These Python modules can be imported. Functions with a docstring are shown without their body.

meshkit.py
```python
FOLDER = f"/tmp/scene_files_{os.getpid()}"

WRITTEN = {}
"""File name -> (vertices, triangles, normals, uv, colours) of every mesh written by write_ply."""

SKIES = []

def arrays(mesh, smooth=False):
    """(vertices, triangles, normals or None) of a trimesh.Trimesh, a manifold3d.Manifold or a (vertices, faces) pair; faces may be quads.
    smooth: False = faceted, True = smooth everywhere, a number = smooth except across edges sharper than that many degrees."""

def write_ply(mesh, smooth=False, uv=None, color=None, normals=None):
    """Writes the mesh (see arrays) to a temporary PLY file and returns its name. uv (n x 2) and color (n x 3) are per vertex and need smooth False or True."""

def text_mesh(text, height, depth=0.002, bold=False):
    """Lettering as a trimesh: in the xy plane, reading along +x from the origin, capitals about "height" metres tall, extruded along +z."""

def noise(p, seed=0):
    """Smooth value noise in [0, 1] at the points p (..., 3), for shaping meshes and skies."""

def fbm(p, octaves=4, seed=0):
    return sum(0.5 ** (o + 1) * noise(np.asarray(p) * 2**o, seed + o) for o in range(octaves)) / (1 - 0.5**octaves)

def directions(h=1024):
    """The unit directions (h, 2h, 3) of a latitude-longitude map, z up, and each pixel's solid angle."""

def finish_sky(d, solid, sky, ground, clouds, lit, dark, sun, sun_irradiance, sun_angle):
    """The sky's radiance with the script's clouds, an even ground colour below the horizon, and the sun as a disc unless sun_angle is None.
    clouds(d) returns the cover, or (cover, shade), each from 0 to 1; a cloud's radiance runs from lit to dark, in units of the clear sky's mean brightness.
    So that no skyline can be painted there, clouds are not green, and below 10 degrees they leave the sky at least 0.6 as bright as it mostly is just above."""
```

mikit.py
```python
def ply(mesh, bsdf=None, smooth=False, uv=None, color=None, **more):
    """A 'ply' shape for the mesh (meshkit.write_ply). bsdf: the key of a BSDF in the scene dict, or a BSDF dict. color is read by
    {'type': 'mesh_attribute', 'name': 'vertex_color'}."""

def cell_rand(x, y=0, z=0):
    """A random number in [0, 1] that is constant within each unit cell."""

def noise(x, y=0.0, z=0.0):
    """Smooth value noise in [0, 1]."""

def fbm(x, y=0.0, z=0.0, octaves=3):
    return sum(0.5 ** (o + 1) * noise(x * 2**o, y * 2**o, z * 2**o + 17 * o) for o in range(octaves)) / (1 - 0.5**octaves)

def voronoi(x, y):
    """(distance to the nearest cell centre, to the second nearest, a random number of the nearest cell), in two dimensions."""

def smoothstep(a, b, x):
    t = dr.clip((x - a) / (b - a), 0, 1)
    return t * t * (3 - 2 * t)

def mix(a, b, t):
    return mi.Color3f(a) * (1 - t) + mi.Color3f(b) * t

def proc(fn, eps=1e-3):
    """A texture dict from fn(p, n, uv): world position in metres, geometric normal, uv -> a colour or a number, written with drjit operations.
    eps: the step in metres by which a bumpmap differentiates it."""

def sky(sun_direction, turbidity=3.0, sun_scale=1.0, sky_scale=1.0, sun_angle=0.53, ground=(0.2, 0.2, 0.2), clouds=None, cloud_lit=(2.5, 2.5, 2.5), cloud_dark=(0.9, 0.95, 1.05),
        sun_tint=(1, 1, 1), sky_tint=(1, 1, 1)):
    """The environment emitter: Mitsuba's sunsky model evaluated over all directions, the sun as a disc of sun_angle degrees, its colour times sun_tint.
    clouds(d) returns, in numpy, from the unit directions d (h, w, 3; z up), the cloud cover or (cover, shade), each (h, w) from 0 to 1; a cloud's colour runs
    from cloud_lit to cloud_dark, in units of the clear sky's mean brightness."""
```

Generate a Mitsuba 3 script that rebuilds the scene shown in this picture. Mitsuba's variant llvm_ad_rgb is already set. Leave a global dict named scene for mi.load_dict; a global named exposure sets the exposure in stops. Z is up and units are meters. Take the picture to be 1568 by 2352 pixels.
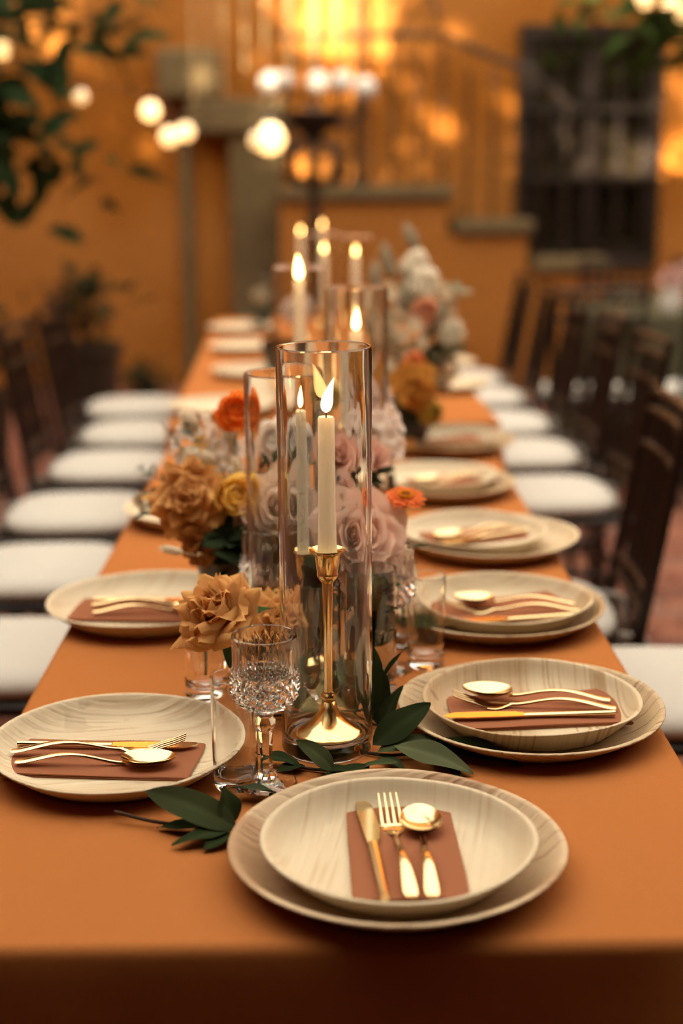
import math, numpy as np, trimesh, drjit as dr, mitsuba as mi, mikit
from mikit import fbm, noise, smoothstep, mix
from meshkit import fbm as nfbm
from shapely.geometry import Polygon
def sbox(x0, x1, z0, z1): return Polygon([(x0, z0), (x1, z0), (x1, z1), (x0, z1)])
T = mi.ScalarTransform4f
PI = math.pi
scene, labels = {}, {}
exposure = 0.0

# ------------------------------------------------------------------ camera (50 mm look, wide open, focused on the front goblet)
CAM = np.array([-0.0083, -1.0669, 1.3879])
YAW, PITCH, ROLL = 0.01072, 0.2354, -0.00647
fw = np.array([math.sin(YAW) * math.cos(PITCH), math.cos(YAW) * math.cos(PITCH), -math.sin(PITCH)])
rt = np.array([math.cos(YAW), -math.sin(YAW), 0.0])
upv = np.cross(rt, fw)
upv = math.cos(ROLL) * upv - math.sin(ROLL) * rt
scene['camera'] = {'type': 'thinlens', 'to_world': T().look_at(origin=CAM.tolist(), target=(CAM + fw).tolist(), up=upv.tolist()),
                   'fov': math.degrees(2 * math.atan(784 / 3267)), 'fov_axis': 'x', 'aperture_radius': 0.0115, 'focus_distance': 1.53,
                   'near_clip': 0.05, 'far_clip': 200.0}
# ------------------------------------------------------------------ sky and sun: bright overcast dusk sky, low golden sun from behind the porch
EL = math.radians(19)
SUN = (-0.30, -1.0, math.tan(EL) * 1.04)
def clouds(d):
    q = d / np.maximum(d[..., 2:3] + 0.25, 0.05)
    c = nfbm(q * 1.3 + 7.1, 4, seed=3)
    return np.clip(0.75 + 1.2 * (c - 0.45), 0, 1), np.clip(1.6 * (c - 0.45), 0, 1)
scene['sky'] = mikit.sky(SUN, turbidity=4.0, sun_scale=1.6, sky_scale=1.0, ground=(0.12, 0.08, 0.05), clouds=clouds,
                         cloud_lit=(2.4, 2.13, 1.68), cloud_dark=(1.3, 1.14, 0.9), sun_tint=(0.95, 1.05, 1.25), sky_tint=(1.2, 0.99, 0.62))
exposure = 4.75

# ------------------------------------------------------------------ materials
def rgb(r, g, b): return {'type': 'rgb', 'value': [r, g, b]}
def mat(name, col, rough=0.6, **k):
    if rough >= 0.85:
        scene['m_' + name] = {'type': 'twosided', 'bsdf': {'type': 'diffuse', 'reflectance': col if isinstance(col, dict) else rgb(*col)}}
        return
    scene['m_' + name] = {'type': 'twosided', 'bsdf': {'type': 'principled', 'base_color': col if isinstance(col, dict) else rgb(*col), 'roughness': rough, **k}}
def bumpy(name, col, rough, fn, scale, eps=1e-3, **k):
    scene['m_' + name] = {'type': 'twosided', 'bsdf': {'type': 'bumpmap', 'texture': mikit.proc(fn, eps), 'scale': scale,
                          'nested': {'type': 'principled', 'base_color': col if isinstance(col, dict) else rgb(*col), 'roughness': rough, **k}}}
def f_cloth(p, n, uv):
    s = 0.94 + 0.10 * fbm(p.x * 900, p.y * 900, p.z * 900, 2) + 0.05 * (fbm(p.x * 5, p.y * 5, p.z * 5, 3) - 0.5)
    return mi.Color3f(0.385, 0.138, 0.043) * s
mat('orange_cloth', mikit.proc(f_cloth), 0.85, specular=0.2, sheen=0.15)
mat('olive_cloth', (0.075, 0.07, 0.045), 0.85, specular=0.2)
def palm(shift, light, tan, amt):
    def f(p, n, uv):
        u, v = uv.x + shift, uv.y + shift * 0.7
        w = v + 0.006 * noise(u * 9, v * 6, 3)
        fine = fbm(u * 9, w * 420, 1, 2)
        ridge = smoothstep(0.6, 0.85, noise(u * 12, w * 380, 5)) * smoothstep(0.3, 0.55, noise(u * 6, w * 18, 9))
        band = smoothstep(0.55, 0.75, noise(w * 13 + 2.3, u * 2.2, 7))
        fleck = smoothstep(0.8, 0.92, noise(u * 60, w * 90, 11)) * band
        return mix(mix(light, tan, dr.clip(amt * band + 0.25 * fine + (0.28 + 0.7 * amt) * ridge, 0, 1)), (0.12, 0.06, 0.03), 0.7 * fleck * amt)
    return f
def f_ridge(p, n, uv):
    w = uv.y + 0.006 * noise(uv.x * 9, uv.y * 6, 3)
    return noise(uv.x * 14, w * 330, 5) * 0.0006 + 0.0002 * noise(uv.x * 9, w * 700, 2)
PL = [(0.02, (0.56, 0.47, 0.335), (0.42, 0.29, 0.165), 0.10), (0.31, (0.53, 0.43, 0.29), (0.33, 0.205, 0.10), 0.6), (0.57, (0.46, 0.34, 0.205), (0.25, 0.14, 0.065), 0.75), (0.83, (0.52, 0.39, 0.25), (0.33, 0.19, 0.10), 0.8), (0.12, (0.58, 0.49, 0.35), (0.38, 0.255, 0.14), 0.26)]
for i, (s, a, b, k) in enumerate(PL):
    bumpy(f'palm_{i}', mikit.proc(palm(s, a, b, k)), 0.55, f_ridge, (0.6, 1.0, 2.4, 2.0, 1.6)[i], 4e-4, specular=0.35)
mat('gold', (0.74, 0.55, 0.30), 0.14, metallic=1.0)
mat('brass', (0.84, 0.60, 0.27), 0.14, metallic=1.0)
mat('napkin', (0.285, 0.112, 0.060), 0.9, specular=0.15)
scene['m_wax'] = {'type': 'principledthin', 'base_color': rgb(0.94, 0.89, 0.76), 'roughness': 0.4, 'diff_trans': 1.0, 'spec_trans': 0.0, 'eta': 1.4}
mat('wick', (0.03, 0.025, 0.02), 0.9)
mat('cushion', (0.50, 0.475, 0.44), 0.9, specular=0.15, sheen=0.2)
mat('mahogany', (0.010, 0.0045, 0.003), 0.38, specular=0.3)
mat('iron', (0.016, 0.010, 0.007), 0.5, specular=0.3)
mat('opal', (0.62, 0.61, 0.58), 0.25, specular=0.5)
mat('stem', (0.05, 0.075, 0.025), 0.6)
mat('dry_stem', (0.36, 0.27, 0.14), 0.8)
mat('bronze_vase', (0.025, 0.018, 0.013), 0.35, specular=0.5)
mat('bark', (0.07, 0.05, 0.035), 0.9)
mat('crown', (0.04, 0.065, 0.025), 0.9)
mat('stone', mikit.proc(lambda p, n, uv: mi.Color3f(0.135, 0.10, 0.055) * (0.75 + 0.5 * fbm(p.x * 5, p.y * 5, p.z * 5, 4))), 0.9, specular=0.2)
def f_stucco(p, n, uv):
    s = fbm(p.x * 1.1, p.y, p.z * 1.1, 4)
    return mix((0.26, 0.090, 0.016), (0.34, 0.138, 0.036), smoothstep(0.3, 0.7, s)) * (0.92 + 0.16 * fbm(p.x * 30, p.y * 30, p.z * 30, 2))
mat('stucco', mikit.proc(f_stucco), 0.9, specular=0.15)
mat('dark_plaster', (0.10, 0.07, 0.045), 0.9, specular=0.1)
mat('frame_wood', (0.012, 0.006, 0.004), 0.5, specular=0.25)
mat('curtain', (0.030, 0.023, 0.014), 0.9)
for i, c in enumerate([(0.20, 0.085, 0.06), (0.26, 0.11, 0.075), (0.155, 0.07, 0.055), (0.23, 0.12, 0.09)]):
    mat(f'brick_{i}', mikit.proc(lambda p, n, uv, c=c: mi.Color3f(*c) * (0.7 + 0.6 * fbm(p.x * 45, p.y * 45, p.z * 45, 3))), 0.85, specular=0.25)
mat('mortar', (0.09, 0.07, 0.055), 0.95)
mat('straw', (0.62, 0.50, 0.33), 0.9)
mat('vcol', {'type': 'mesh_attribute', 'name': 'vertex_color'}, 0.7, specular=0.25)
scene['m_petal'] = {'type': 'principledthin', 'base_color': {'type': 'mesh_attribute', 'name': 'vertex_color'}, 'roughness': 0.65, 'diff_trans': 0.75, 'spec_trans': 0.0, 'eta': 1.25}
scene['m_leaf'] = {'type': 'principledthin', 'base_color': {'type': 'mesh_attribute', 'name': 'vertex_color'}, 'roughness': 0.45, 'diff_trans': 0.35, 'spec_trans': 0.0, 'eta': 1.4}
scene['m_glass'] = {'type': 'dielectric', 'int_ior': 1.5, 'ext_ior': 1.0}
scene['m_pane'] = {'type': 'thindielectric', 'int_ior': 1.5}
scene['m_water'] = {'type': 'dielectric', 'int_ior': 1.33, 'ext_ior': 1.0}

# ------------------------------------------------------------------ scene helpers
def numbered(k):
    if k not in _used: _used.add(k); return k
    i = 1
    while f'{k}_{i:03d}' in _used: i += 1
    _used.add(f'{k}_{i:03d}'); return f'{k}_{i:03d}'
_used = set()
def say(k, label=None, cat=None, group=None, kind=None):
    labels[k] = {a: b for a, b in (('label', label), ('category', cat), ('group', group), ('kind', kind)) if b}
def thing(name, label, cat, group=None, kind=None):
    k = numbered(name); say(k, label, cat, group, kind); return k
def put(parent, name, d, label=None, kind=None, at=None):
    k = numbered(parent + '__' + name)
    scene[k] = {**d, 'to_world': at} if at is not None else d
    if label or kind: say(k, label, kind=kind)
    return k
def solo(name, d, label, cat, group=None, kind=None, at=None):
    k = thing(name, label, cat, group, kind)
    scene[k] = {**d, 'to_world': at} if at is not None else d
    return k
def struct(name, d, label=None):
    k = numbered(name); scene[k] = d; say(k, label, kind='structure'); return k
def M(v, f):
    v, f = np.asarray(v, float), np.asarray(f, int)
    if f.shape[1] == 4: f = np.vstack([f[:, [0, 1, 2]], f[:, [0, 2, 3]]])
    return trimesh.Trimesh(v, f, process=False)
def P(mesh, m, smooth=35, **k): return mikit.ply(mesh, 'm_' + m, smooth, **k)

# ------------------------------------------------------------------ mesh helpers
def gridmesh(X, cu=False, cv=False):
    n, m = X.shape[:2]
    i, j = np.meshgrid(np.arange(n if cu else n - 1), np.arange(m if cv else m - 1), indexing='ij')
    a, b, c, d = i * m + j, ((i + 1) % n) * m + j, ((i + 1) % n) * m + (j + 1) % m, i * m + (j + 1) % m
    return M(X.reshape(-1, 3), np.stack([a, b, c, d], -1).reshape(-1, 4))
def lathe(prof, n=48, fn=None, closed=True):
    """profile [(r, z)] from the axis round to the axis (or a closed loop), turned about z"""
    r, z = np.array(prof, float).T
    th = np.arange(n) * 2 * PI / n
    R = np.repeat(r[None], n, 0)
    if fn is not None: R = R * fn(th[:, None], z[None], np.arange(len(r))[None])
    X = np.stack([R * np.cos(th)[:, None], R * np.sin(th)[:, None], np.repeat(z[None], n, 0)], -1)
    m = gridmesh(X, True)
    m.merge_vertices(); m.update_faces(m.nondegenerate_faces()); m.remove_unreferenced_vertices()
    return m
def spl(pts, k=8):
    """Catmull-Rom through the points"""
    p = np.array(pts, float); p = np.vstack([2 * p[0] - p[1], p, 2 * p[-1] - p[-2]])
    out = []
    for i in range(1, len(p) - 2):
        t = np.linspace(0, 1, k, endpoint=False)[:, None]
        a, b, c, d = p[i - 1:i + 3]
        out.append(0.5 * (2 * b + (c - a) * t + (2 * a - 5 * b + 4 * c - d) * t ** 2 + (3 * b - a - 3 * c + d) * t ** 3))
    return np.vstack(out + [p[-2:-1]])
def tube(pts, rad, n=8, flat=None, up=(0, 0, 1)):
    """swept round (or elliptic: flat = thickness per point) bar with closed ends"""
    p = np.array(pts, float); m = len(p)
    rad = np.broadcast_to(np.asarray(rad, float), (m,)); fl = rad if flat is None else np.broadcast_to(np.asarray(flat, float), (m,))
    t = np.gradient(p, axis=0); t /= np.linalg.norm(t, axis=1, keepdims=True) + 1e-12
    u = np.array(up, float)
    if np.abs(t @ u).max() > 0.97: u = np.array([1.0, 0.13, 0.05]) if abs(t[0] @ [1, 0, 0]) < 0.9 else np.array([0, 1.0, 0.1])
    s = np.cross(t, u); s /= np.linalg.norm(s, axis=1, keepdims=True) + 1e-12
    w = np.cross(s, t)
    a = np.arange(n) * 2 * PI / n
    X = p[:, None] + s[:, None] * (rad[:, None] * np.cos(a))[..., None] + w[:, None] * (fl[:, None] * np.sin(a))[..., None]
    g = gridmesh(X, False, True)
    v = np.vstack([g.vertices, p[:1], p[-1:]]); k = np.arange(n); b = (m - 1) * n
    f = np.vstack([g.faces, np.stack([k, k * 0 + m * n, (k + 1) % n], 1)[:, [0, 2, 1]][:, ::-1], np.stack([b + k, b + (k + 1) % n, k * 0 + m * n + 1], 1)])
    q = M(v, f); q.fix_normals(); return q
def cbox(x0, x1, y0, y1, z0, z1, c=0.004):
    """box with chamfered edges"""
    c = min(c, (x1 - x0) / 3, (y1 - y0) / 3, (z1 - z0) / 3)
    pts = []
    for sx in (0, 1):
        for sy in (0, 1):
            for sz in (0, 1):
                for k in range(3):
                    q = [(x0, x1)[sx], (y0, y1)[sy], (z0, z1)[sz]]
                    for a in range(3):
                        if a != k: q[a] += c * (1 if (sx, sy, sz)[a] == 0 else -1)
                    pts.append(q)
    return trimesh.convex.convex_hull(np.array(pts))
def prism(poly, depth, frame='xz', at=0.0):
    m = trimesh.creation.extrude_polygon(poly, depth, engine='earcut')
    if frame == 'xz':
        v = m.vertices.copy(); m.vertices = np.c_[v[:, 0], at + v[:, 2], v[:, 1]]; m.invert()
    return m
def cat(*ms): return trimesh.util.concatenate(list(ms))
def frame(axis, roll=0.0):
    z = np.array(axis, float); z /= np.linalg.norm(z)
    x = np.cross([0, 0, 1.0], z) if abs(z[2]) < 0.99 else np.array([1.0, 0, 0])
    x /= np.linalg.norm(x); y = np.cross(z, x)
    c, s = math.cos(roll), math.sin(roll)
    return np.stack([c * x + s * y, -s * x + c * y, z], 1)
def place(v, pos, axis=(0, 0, 1), roll=0.0): return np.asarray(v) @ frame(axis, roll).T + np.array(pos)

# ------------------------------------------------------------------ the setting
struct('floor', P(cbox(-7, 7, -7, 8.8, -0.3, -0.012), 'mortar', False))
def to_px(q):
    d = np.asarray(q) - CAM; z = d @ fw
    r2 = math.cos(ROLL) * rt + math.sin(ROLL) * np.cross(rt, fw)
    return 784 + 3267 * (d @ r2) / z, 1176 - 3267 * (d @ upv) / z, z
rng = np.random.default_rng(5)
bk = cbox(-0.098, 0.098, -0.048, 0.048, -0.05, 0.0, 0.004)
BD = [P(bk, f'brick_{i}', False) for i in range(4)]
spots, rest = [], []
for j in range(-30, 84):
    for i in range(-32, 33):
        x, y = i * 0.2 + (j % 2) * 0.1, j * 0.1
        if abs(x) > 4.2 or y > 8.3: continue
        a, b, z = to_px((x, y, 0))
        hid = -0.46 < x < 0.46 and -0.1 < y < 5.3
        (spots if z > 0.3 and -30 < a < 1600 and b < 2380 and not hid else rest).append((x, y, z))
spots.sort(key=lambda s: s[2])
rest += spots[290:]
for x, y, _ in spots[:290]:
    put('floor', 'brick', BD[rng.integers(4)], at=T().translate([x, y, rng.uniform(-0.003, 0)]).rotate([0, 0, 1], rng.uniform(-0.6, 0.6)))
tv = bk.vertices; off = np.array([[x, y, rng.uniform(-0.003, 0)] for x, y, _ in rest])
put('floor', 'brick_paving', P(M((tv[None] + off[:, None]).reshape(-1, 3), (bk.faces[None] + (np.arange(len(off)) * len(tv))[:, None, None]).reshape(-1, 3)), 'brick_0', False), kind='stuff')

WY = 8.4
hole = sbox(1.26, 2.14, 0.80, 2.26)
wall = sbox(-6.5, 6.5, -0.05, 4.3).difference(hole)
struct('wall_back', P(prism(wall, 0.35, at=WY), 'stucco', False))
struct('wall_left', P(cbox(-3.9, -3.6, -7, 8.4, -0.05, 4.3), 'stucco', False))
struct('wall_right', P(cbox(6.1, 6.5, -7, 8.4, -0.05, 4.3), 'stucco', False))
# the house with its porch that the photographer stands under: keeps the low sun and the southern sky off the table
struct('wall_porch', P(cbox(-6.1, 6.1, -7.0, -6.6, -0.05, 4.6), 'dark_plaster', False))
struct('ceiling', P(cbox(-6.1, 6.1, -6.6, -0.55, 2.75, 2.95), 'dark_plaster', False))
struct('wall_upper_storey', P(cbox(-6.1, 6.1, -0.95, -0.55, 2.95, 4.55), 'stucco', False))
# stone pilaster on the back wall
k = struct('trim_1', P(cat(cbox(-0.607, -0.281, 8.22, WY, 0.22, 1.62, 0.012), ), 'stone', False))
put(k, 'plinth', P(cbox(-0.65, -0.24, 8.17, WY, 0, 0.22, 0.015), 'stone', False))
put(k, 'capital', P(cbox(-0.86, -0.24, 8.15, WY, 1.62, 1.83, 0.02), 'stone', False))
put(k, 'bracket', P(cbox(-1.05, -0.66, 8.2, WY, 1.83, 2.14, 0.03), 'stone', False))
struct('trim_2', P(cbox(-0.93, -0.86, 8.33, WY, 0.0, 1.75, 0.008), 'stone', False))
# garden stair in front of the wall: stepped parapet with stone coping
st = Polygon([(-0.28, 0), (2.9, 0), (2.9, 0.28), (2.28, 0.28), (2.28, 0.52), (1.76, 0.52), (1.76, 0.76), (1.26, 0.76), (1.26, 1.0), (0.76, 1.0), (0.76, 1.21), (-0.28, 1.21)])
k = struct('wall_stair', P(prism(st, WY - 7.95, at=7.95), 'stucco', False))
for x0, x1, z in [(-0.28, 0.80, 1.21), (0.80, 1.30, 1.0), (1.30, 1.80, 0.76), (1.80, 2.32, 0.52), (2.32, 2.95, 0.28)]:
    put(k, 'coping', P(cbox(x0, x1 - 0.006, 7.90, WY, z, z + 0.085, 0.012), 'stone', False))
# iron stair railing
g = thing('stair_railing', 'dark iron stair railing with slim upright balusters on the stepped orange parapet', 'railing')
bal = P(tube([(0, 0, 0), (0, 0, 0.45), (0, 0, 0.9)], 0.011, 6), 'iron', 30)
for i in range(12):
    x = -0.2 + i * 0.155; z = 1.293 if x < 0.79 else (1.083 if x < 1.29 else 0.843)
    put(g, 'baluster', bal, at=T().translate([x, 8.02, z]))
put(g, 'handrail', P(tube([(-0.3, 8.02, 2.19), (0.73, 8.02, 2.19), (0.80, 8.02, 2.15), (1.23, 8.02, 1.98), (1.30, 8.02, 1.94), (1.55, 8.02, 1.74)], 0.02, 8), 'iron', 40))
put(g, 'arch', P(tube([(0.52 - 0.17 * math.cos(a), 8.02, 2.27 + 0.2 * math.sin(a)) for a in np.linspace(0, PI, 14)], 0.013, 6), 'iron', 40))
# the dark timber window
k = struct('window_1', P(prism(sbox(1.24, 2.16, 0.78, 2.28).difference(sbox(1.31, 2.09, 0.85, 2.20)), 0.14, at=8.33), 'frame_wood', False), None)
for x0, x1 in [(1.31, 1.67), (1.73, 2.09)]:
    put(k, 'sash', P(prism(sbox(x0, x1, 0.85, 2.20).difference(sbox(x0 + 0.04, x1 - 0.04, 0.90, 2.15)), 0.05, at=8.39), 'frame_wood', False))
    for r in range(3):
        z0 = 0.90 + r * 0.425
        put(k, 'pane', P(cbox(x0 + 0.04, x1 - 0.04, 8.41, 8.414, z0, z0 + 0.40, 0.0005), 'pane', False))
        if r: put(k, 'glazing_bar', P(cbox(x0 + 0.035, x1 - 0.035, 8.385, 8.435, z0 - 0.03, z0 + 0.008), 'frame_wood', False))
    put(k, 'glazing_bar', P(cbox((x0 + x1) / 2 - 0.014, (x0 + x1) / 2 + 0.014, 8.387, 8.433, 0.9, 2.15), 'frame_wood', False))
    xs = np.linspace(x0 + 0.01, x1 - 0.01, 60)
    cur = np.stack([np.stack([xs, 8.50 + 0.018 * np.sin(xs * 110), xs * 0 + z], -1) for z in np.linspace(0.86, 2.19, 6)], 0)
    put(k, 'curtain', P(gridmesh(cur), 'curtain', True))
put(k, 'mullion', P(cbox(1.665, 1.735, 8.32, 8.44, 0.85, 2.2), 'frame_wood', False))
for z in (1.33, 1.76): put(k, 'iron_bar', P(cbox(1.25, 2.15, 8.305, 8.325, z - 0.018, z + 0.018), 'iron', False))
for i in range(5): put(k, 'iron_bar', P(tube([(1.36 + i * 0.17, 8.315, 0.80), (1.36 + i * 0.17, 8.315, 1.5), (1.36 + i * 0.17, 8.315, 2.26)], 0.008, 6), 'iron', 30))
put(k, 'back_board', P(cbox(1.2, 2.2, 8.58, 8.62, 0.7, 2.3), 'dark_plaster', False))

# ------------------------------------------------------------------ tables
def draped(x0, x1, y0, y1, zt, folds, seed, rot=0.0, ridge=None):
    """tablecloth: flat top, rounded edge, skirt down to the ground with soft folds"""
    rg = np.random.default_rng(seed)
    rc = 0.012; cx, cy = (x0 + x1) / 2, (y0 + y1) / 2; hx, hy = (x1 - x0) / 2, (y1 - y0) / 2
    per = []
    q = 0.02
    for (sx, sy, a0) in ((1, -1, -PI / 2), (1, 1, 0), (-1, 1, PI / 2), (-1, -1, PI)):
        for a in np.linspace(a0, a0 + PI / 2, 7): per.append((sx * (hx - q) + q * math.cos(a), sy * (hy - q) + q * math.sin(a), math.cos(a), math.sin(a)))
    per = np.array(per)
    nxt = np.roll(per, -1, 0); out = []
    for a, b in zip(per, nxt):
        n = max(1, int(np.linalg.norm(a[:2] - b[:2]) / 0.02))
        for t in np.arange(n) / n: out.append(a * (1 - t) + b * t)
    per = np.array(out); nrm = per[:, 2:] / np.linalg.norm(per[:, 2:], axis=1, keepdims=True)
    s = np.cumsum(np.r_[0, np.linalg.norm(np.diff(per[:, :2], axis=0), axis=1)]); Ltot = s[-1] + 0.02
    rings = []
    for a in (0, PI / 8, PI / 4, 3 * PI / 8, PI / 2):
        o = rc * math.sin(a) - rc
        rings.append(np.c_[per[:, :2] + nrm * o, np.full(len(per), zt - rc + rc * math.cos(a))])
    fold = sum(rg.uniform(0.4, 1) * np.sin(2 * PI * round(Ltot * f) * s / Ltot + rg.uniform(0, 6)) for f in (1.3, 2.1, 3.3))
    corner = sum(np.exp(-(((per[:, 0] - sx * hx) ** 2 + (per[:, 1] - sy * hy) ** 2) / 0.14 ** 2)) for sx in (-1, 1) for sy in (-1, 1))
    for z in np.linspace(zt - 0.03, 0.012, 16):
        t = (zt - z) / zt
        o = folds * (t ** 0.9) * (0.010 * fold + 0.016) + 0.055 * corner * t * (1 + 0.6 * np.sin(s * 60))
        if ridge is not None:
            front = (nrm[:, 1] < -0.9)
            o = o + front * (0.004 * np.exp(-((per[:, 0] - ridge) / 0.006) ** 2) + 0.0025 * (per[:, 0] < ridge))
            c = 0.36 - 0.16 * t * 3
            o = o + front * 0.03 * min(1, t * 3) * np.exp(-((per[:, 0] - c) / 0.05) ** 2)
        rings.append(np.c_[per[:, :2] + nrm * np.maximum(o, 0)[:, None], np.full(len(per), z)])
    X = np.stack(rings, 0)
    g = gridmesh(X, False, True)
    n = X.shape[1]; v = np.vstack([g.vertices, [[0, 0, zt]]]); kk = np.arange(n)
    m = M(v, np.vstack([g.faces, np.stack([kk, kk * 0 + len(v) - 1, (kk + 1) % n], 1)]))
    m.fix_normals()
    if m.face_normals[-1][2] < 0: m.invert()
    c, sn = math.cos(rot), math.sin(rot)
    w = m.vertices; m.vertices = np.c_[c * w[:, 0] - sn * w[:, 1] + cx, sn * w[:, 0] + c * w[:, 1] + cy, w[:, 2]]
    return m
TZ = 0.76
solo('tablecloth', P(draped(-0.38, 0.38, 0.0, 2.39, TZ, 0.6, 1, 0.0, 0.033), 'orange_cloth', 50), 'burnt orange tablecloth over the near end of the long dining table, under the brass candlestick', 'tablecloth')
solo('tablecloth', P(draped(-0.455, 0.405, 2.53, 5.24, TZ, 0.6, 2, 0.028), 'orange_cloth', 50), 'burnt orange tablecloth over the far half of the long table, nearest the back wall', 'tablecloth')
solo('tablecloth', P(draped(1.20, 2.75, 5.2, 6.1, TZ, 1.0, 3), 'olive_cloth', 50), 'dark olive tablecloth on the separate table beside the right row of chairs', 'tablecloth')

# ------------------------------------------------------------------ chairs
def bar(a, b, r=0.011, n=8, mid=None): return tube([a, mid if mid is not None else tuple((np.array(a) + b) / 2), b], r, n)
def knobs(a, b, r):  # turned bamboo-like bar
    t = np.linspace(0, 1, 22); p = np.outer(1 - t, a) + np.outer(t, b)
    rr = np.full(22, r); rr[[5, 11, 16]] *= 1.45
    return tube(p, rr, 8)
CH = {}
def back(z): return -0.19 - max(0, z - 0.44) * 0.17
CH['seat'] = [P(cbox(-0.2, 0.2, -0.2, 0.2, 0.415, 0.44, 0.008), 'mahogany', False)]
CH['leg'] = [P(knobs((s * 0.18, 0.18, 0.0), (s * 0.178, 0.178, 0.42), 0.014), 'mahogany', 50) for s in (-1, 1)]
CH['back_post'] = [P(tube([(s * 0.18, -0.20, 0), (s * 0.18, -0.19, 0.22), (s * 0.18, -0.19, 0.44), (s * 0.18, back(0.66), 0.66), (s * 0.18, back(0.93), 0.93)], [0.015, 0.015, 0.015, 0.014, 0.012], 8), 'mahogany', 50) for s in (-1, 1)]
CH['top_rail'] = [P(tube([(x, back(z) - 0.02 * (1 - (x / 0.19) ** 2), z) for x in np.linspace(-0.19, 0.19, 9)], 0.011, 8), 'mahogany', 50) for z in (0.915, 0.875, 0.80)]
CH['back_rail'] = [P(tube([(x, back(z) - 0.012 * (1 - (x / 0.18) ** 2), z) for x in np.linspace(-0.18, 0.18, 7)], 0.010, 8), 'mahogany', 50) for z in (0.545, 0.50)]
CH['spindle'] = [P(knobs((x, back(0.50) - 0.01, 0.50), (x, back(0.87) - 0.017, 0.875), 0.008), 'mahogany', 50) for x in (-0.12, -0.06, 0, 0.06, 0.12)]
CH['stretcher'] = [P(bar(a, b, 0.009), 'mahogany', 50) for z in (0.14, 0.24) for a, b in (((-0.18, 0.18, z), (0.18, 0.18, z)), ((-0.18, -0.195, z), (0.18, -0.195, z)), ((-0.18, -0.195, z + 0.03), (-0.18, 0.18, z + 0.03)), ((0.18, -0.195, z + 0.03), (0.18, 0.18, z + 0.03)))]
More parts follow.
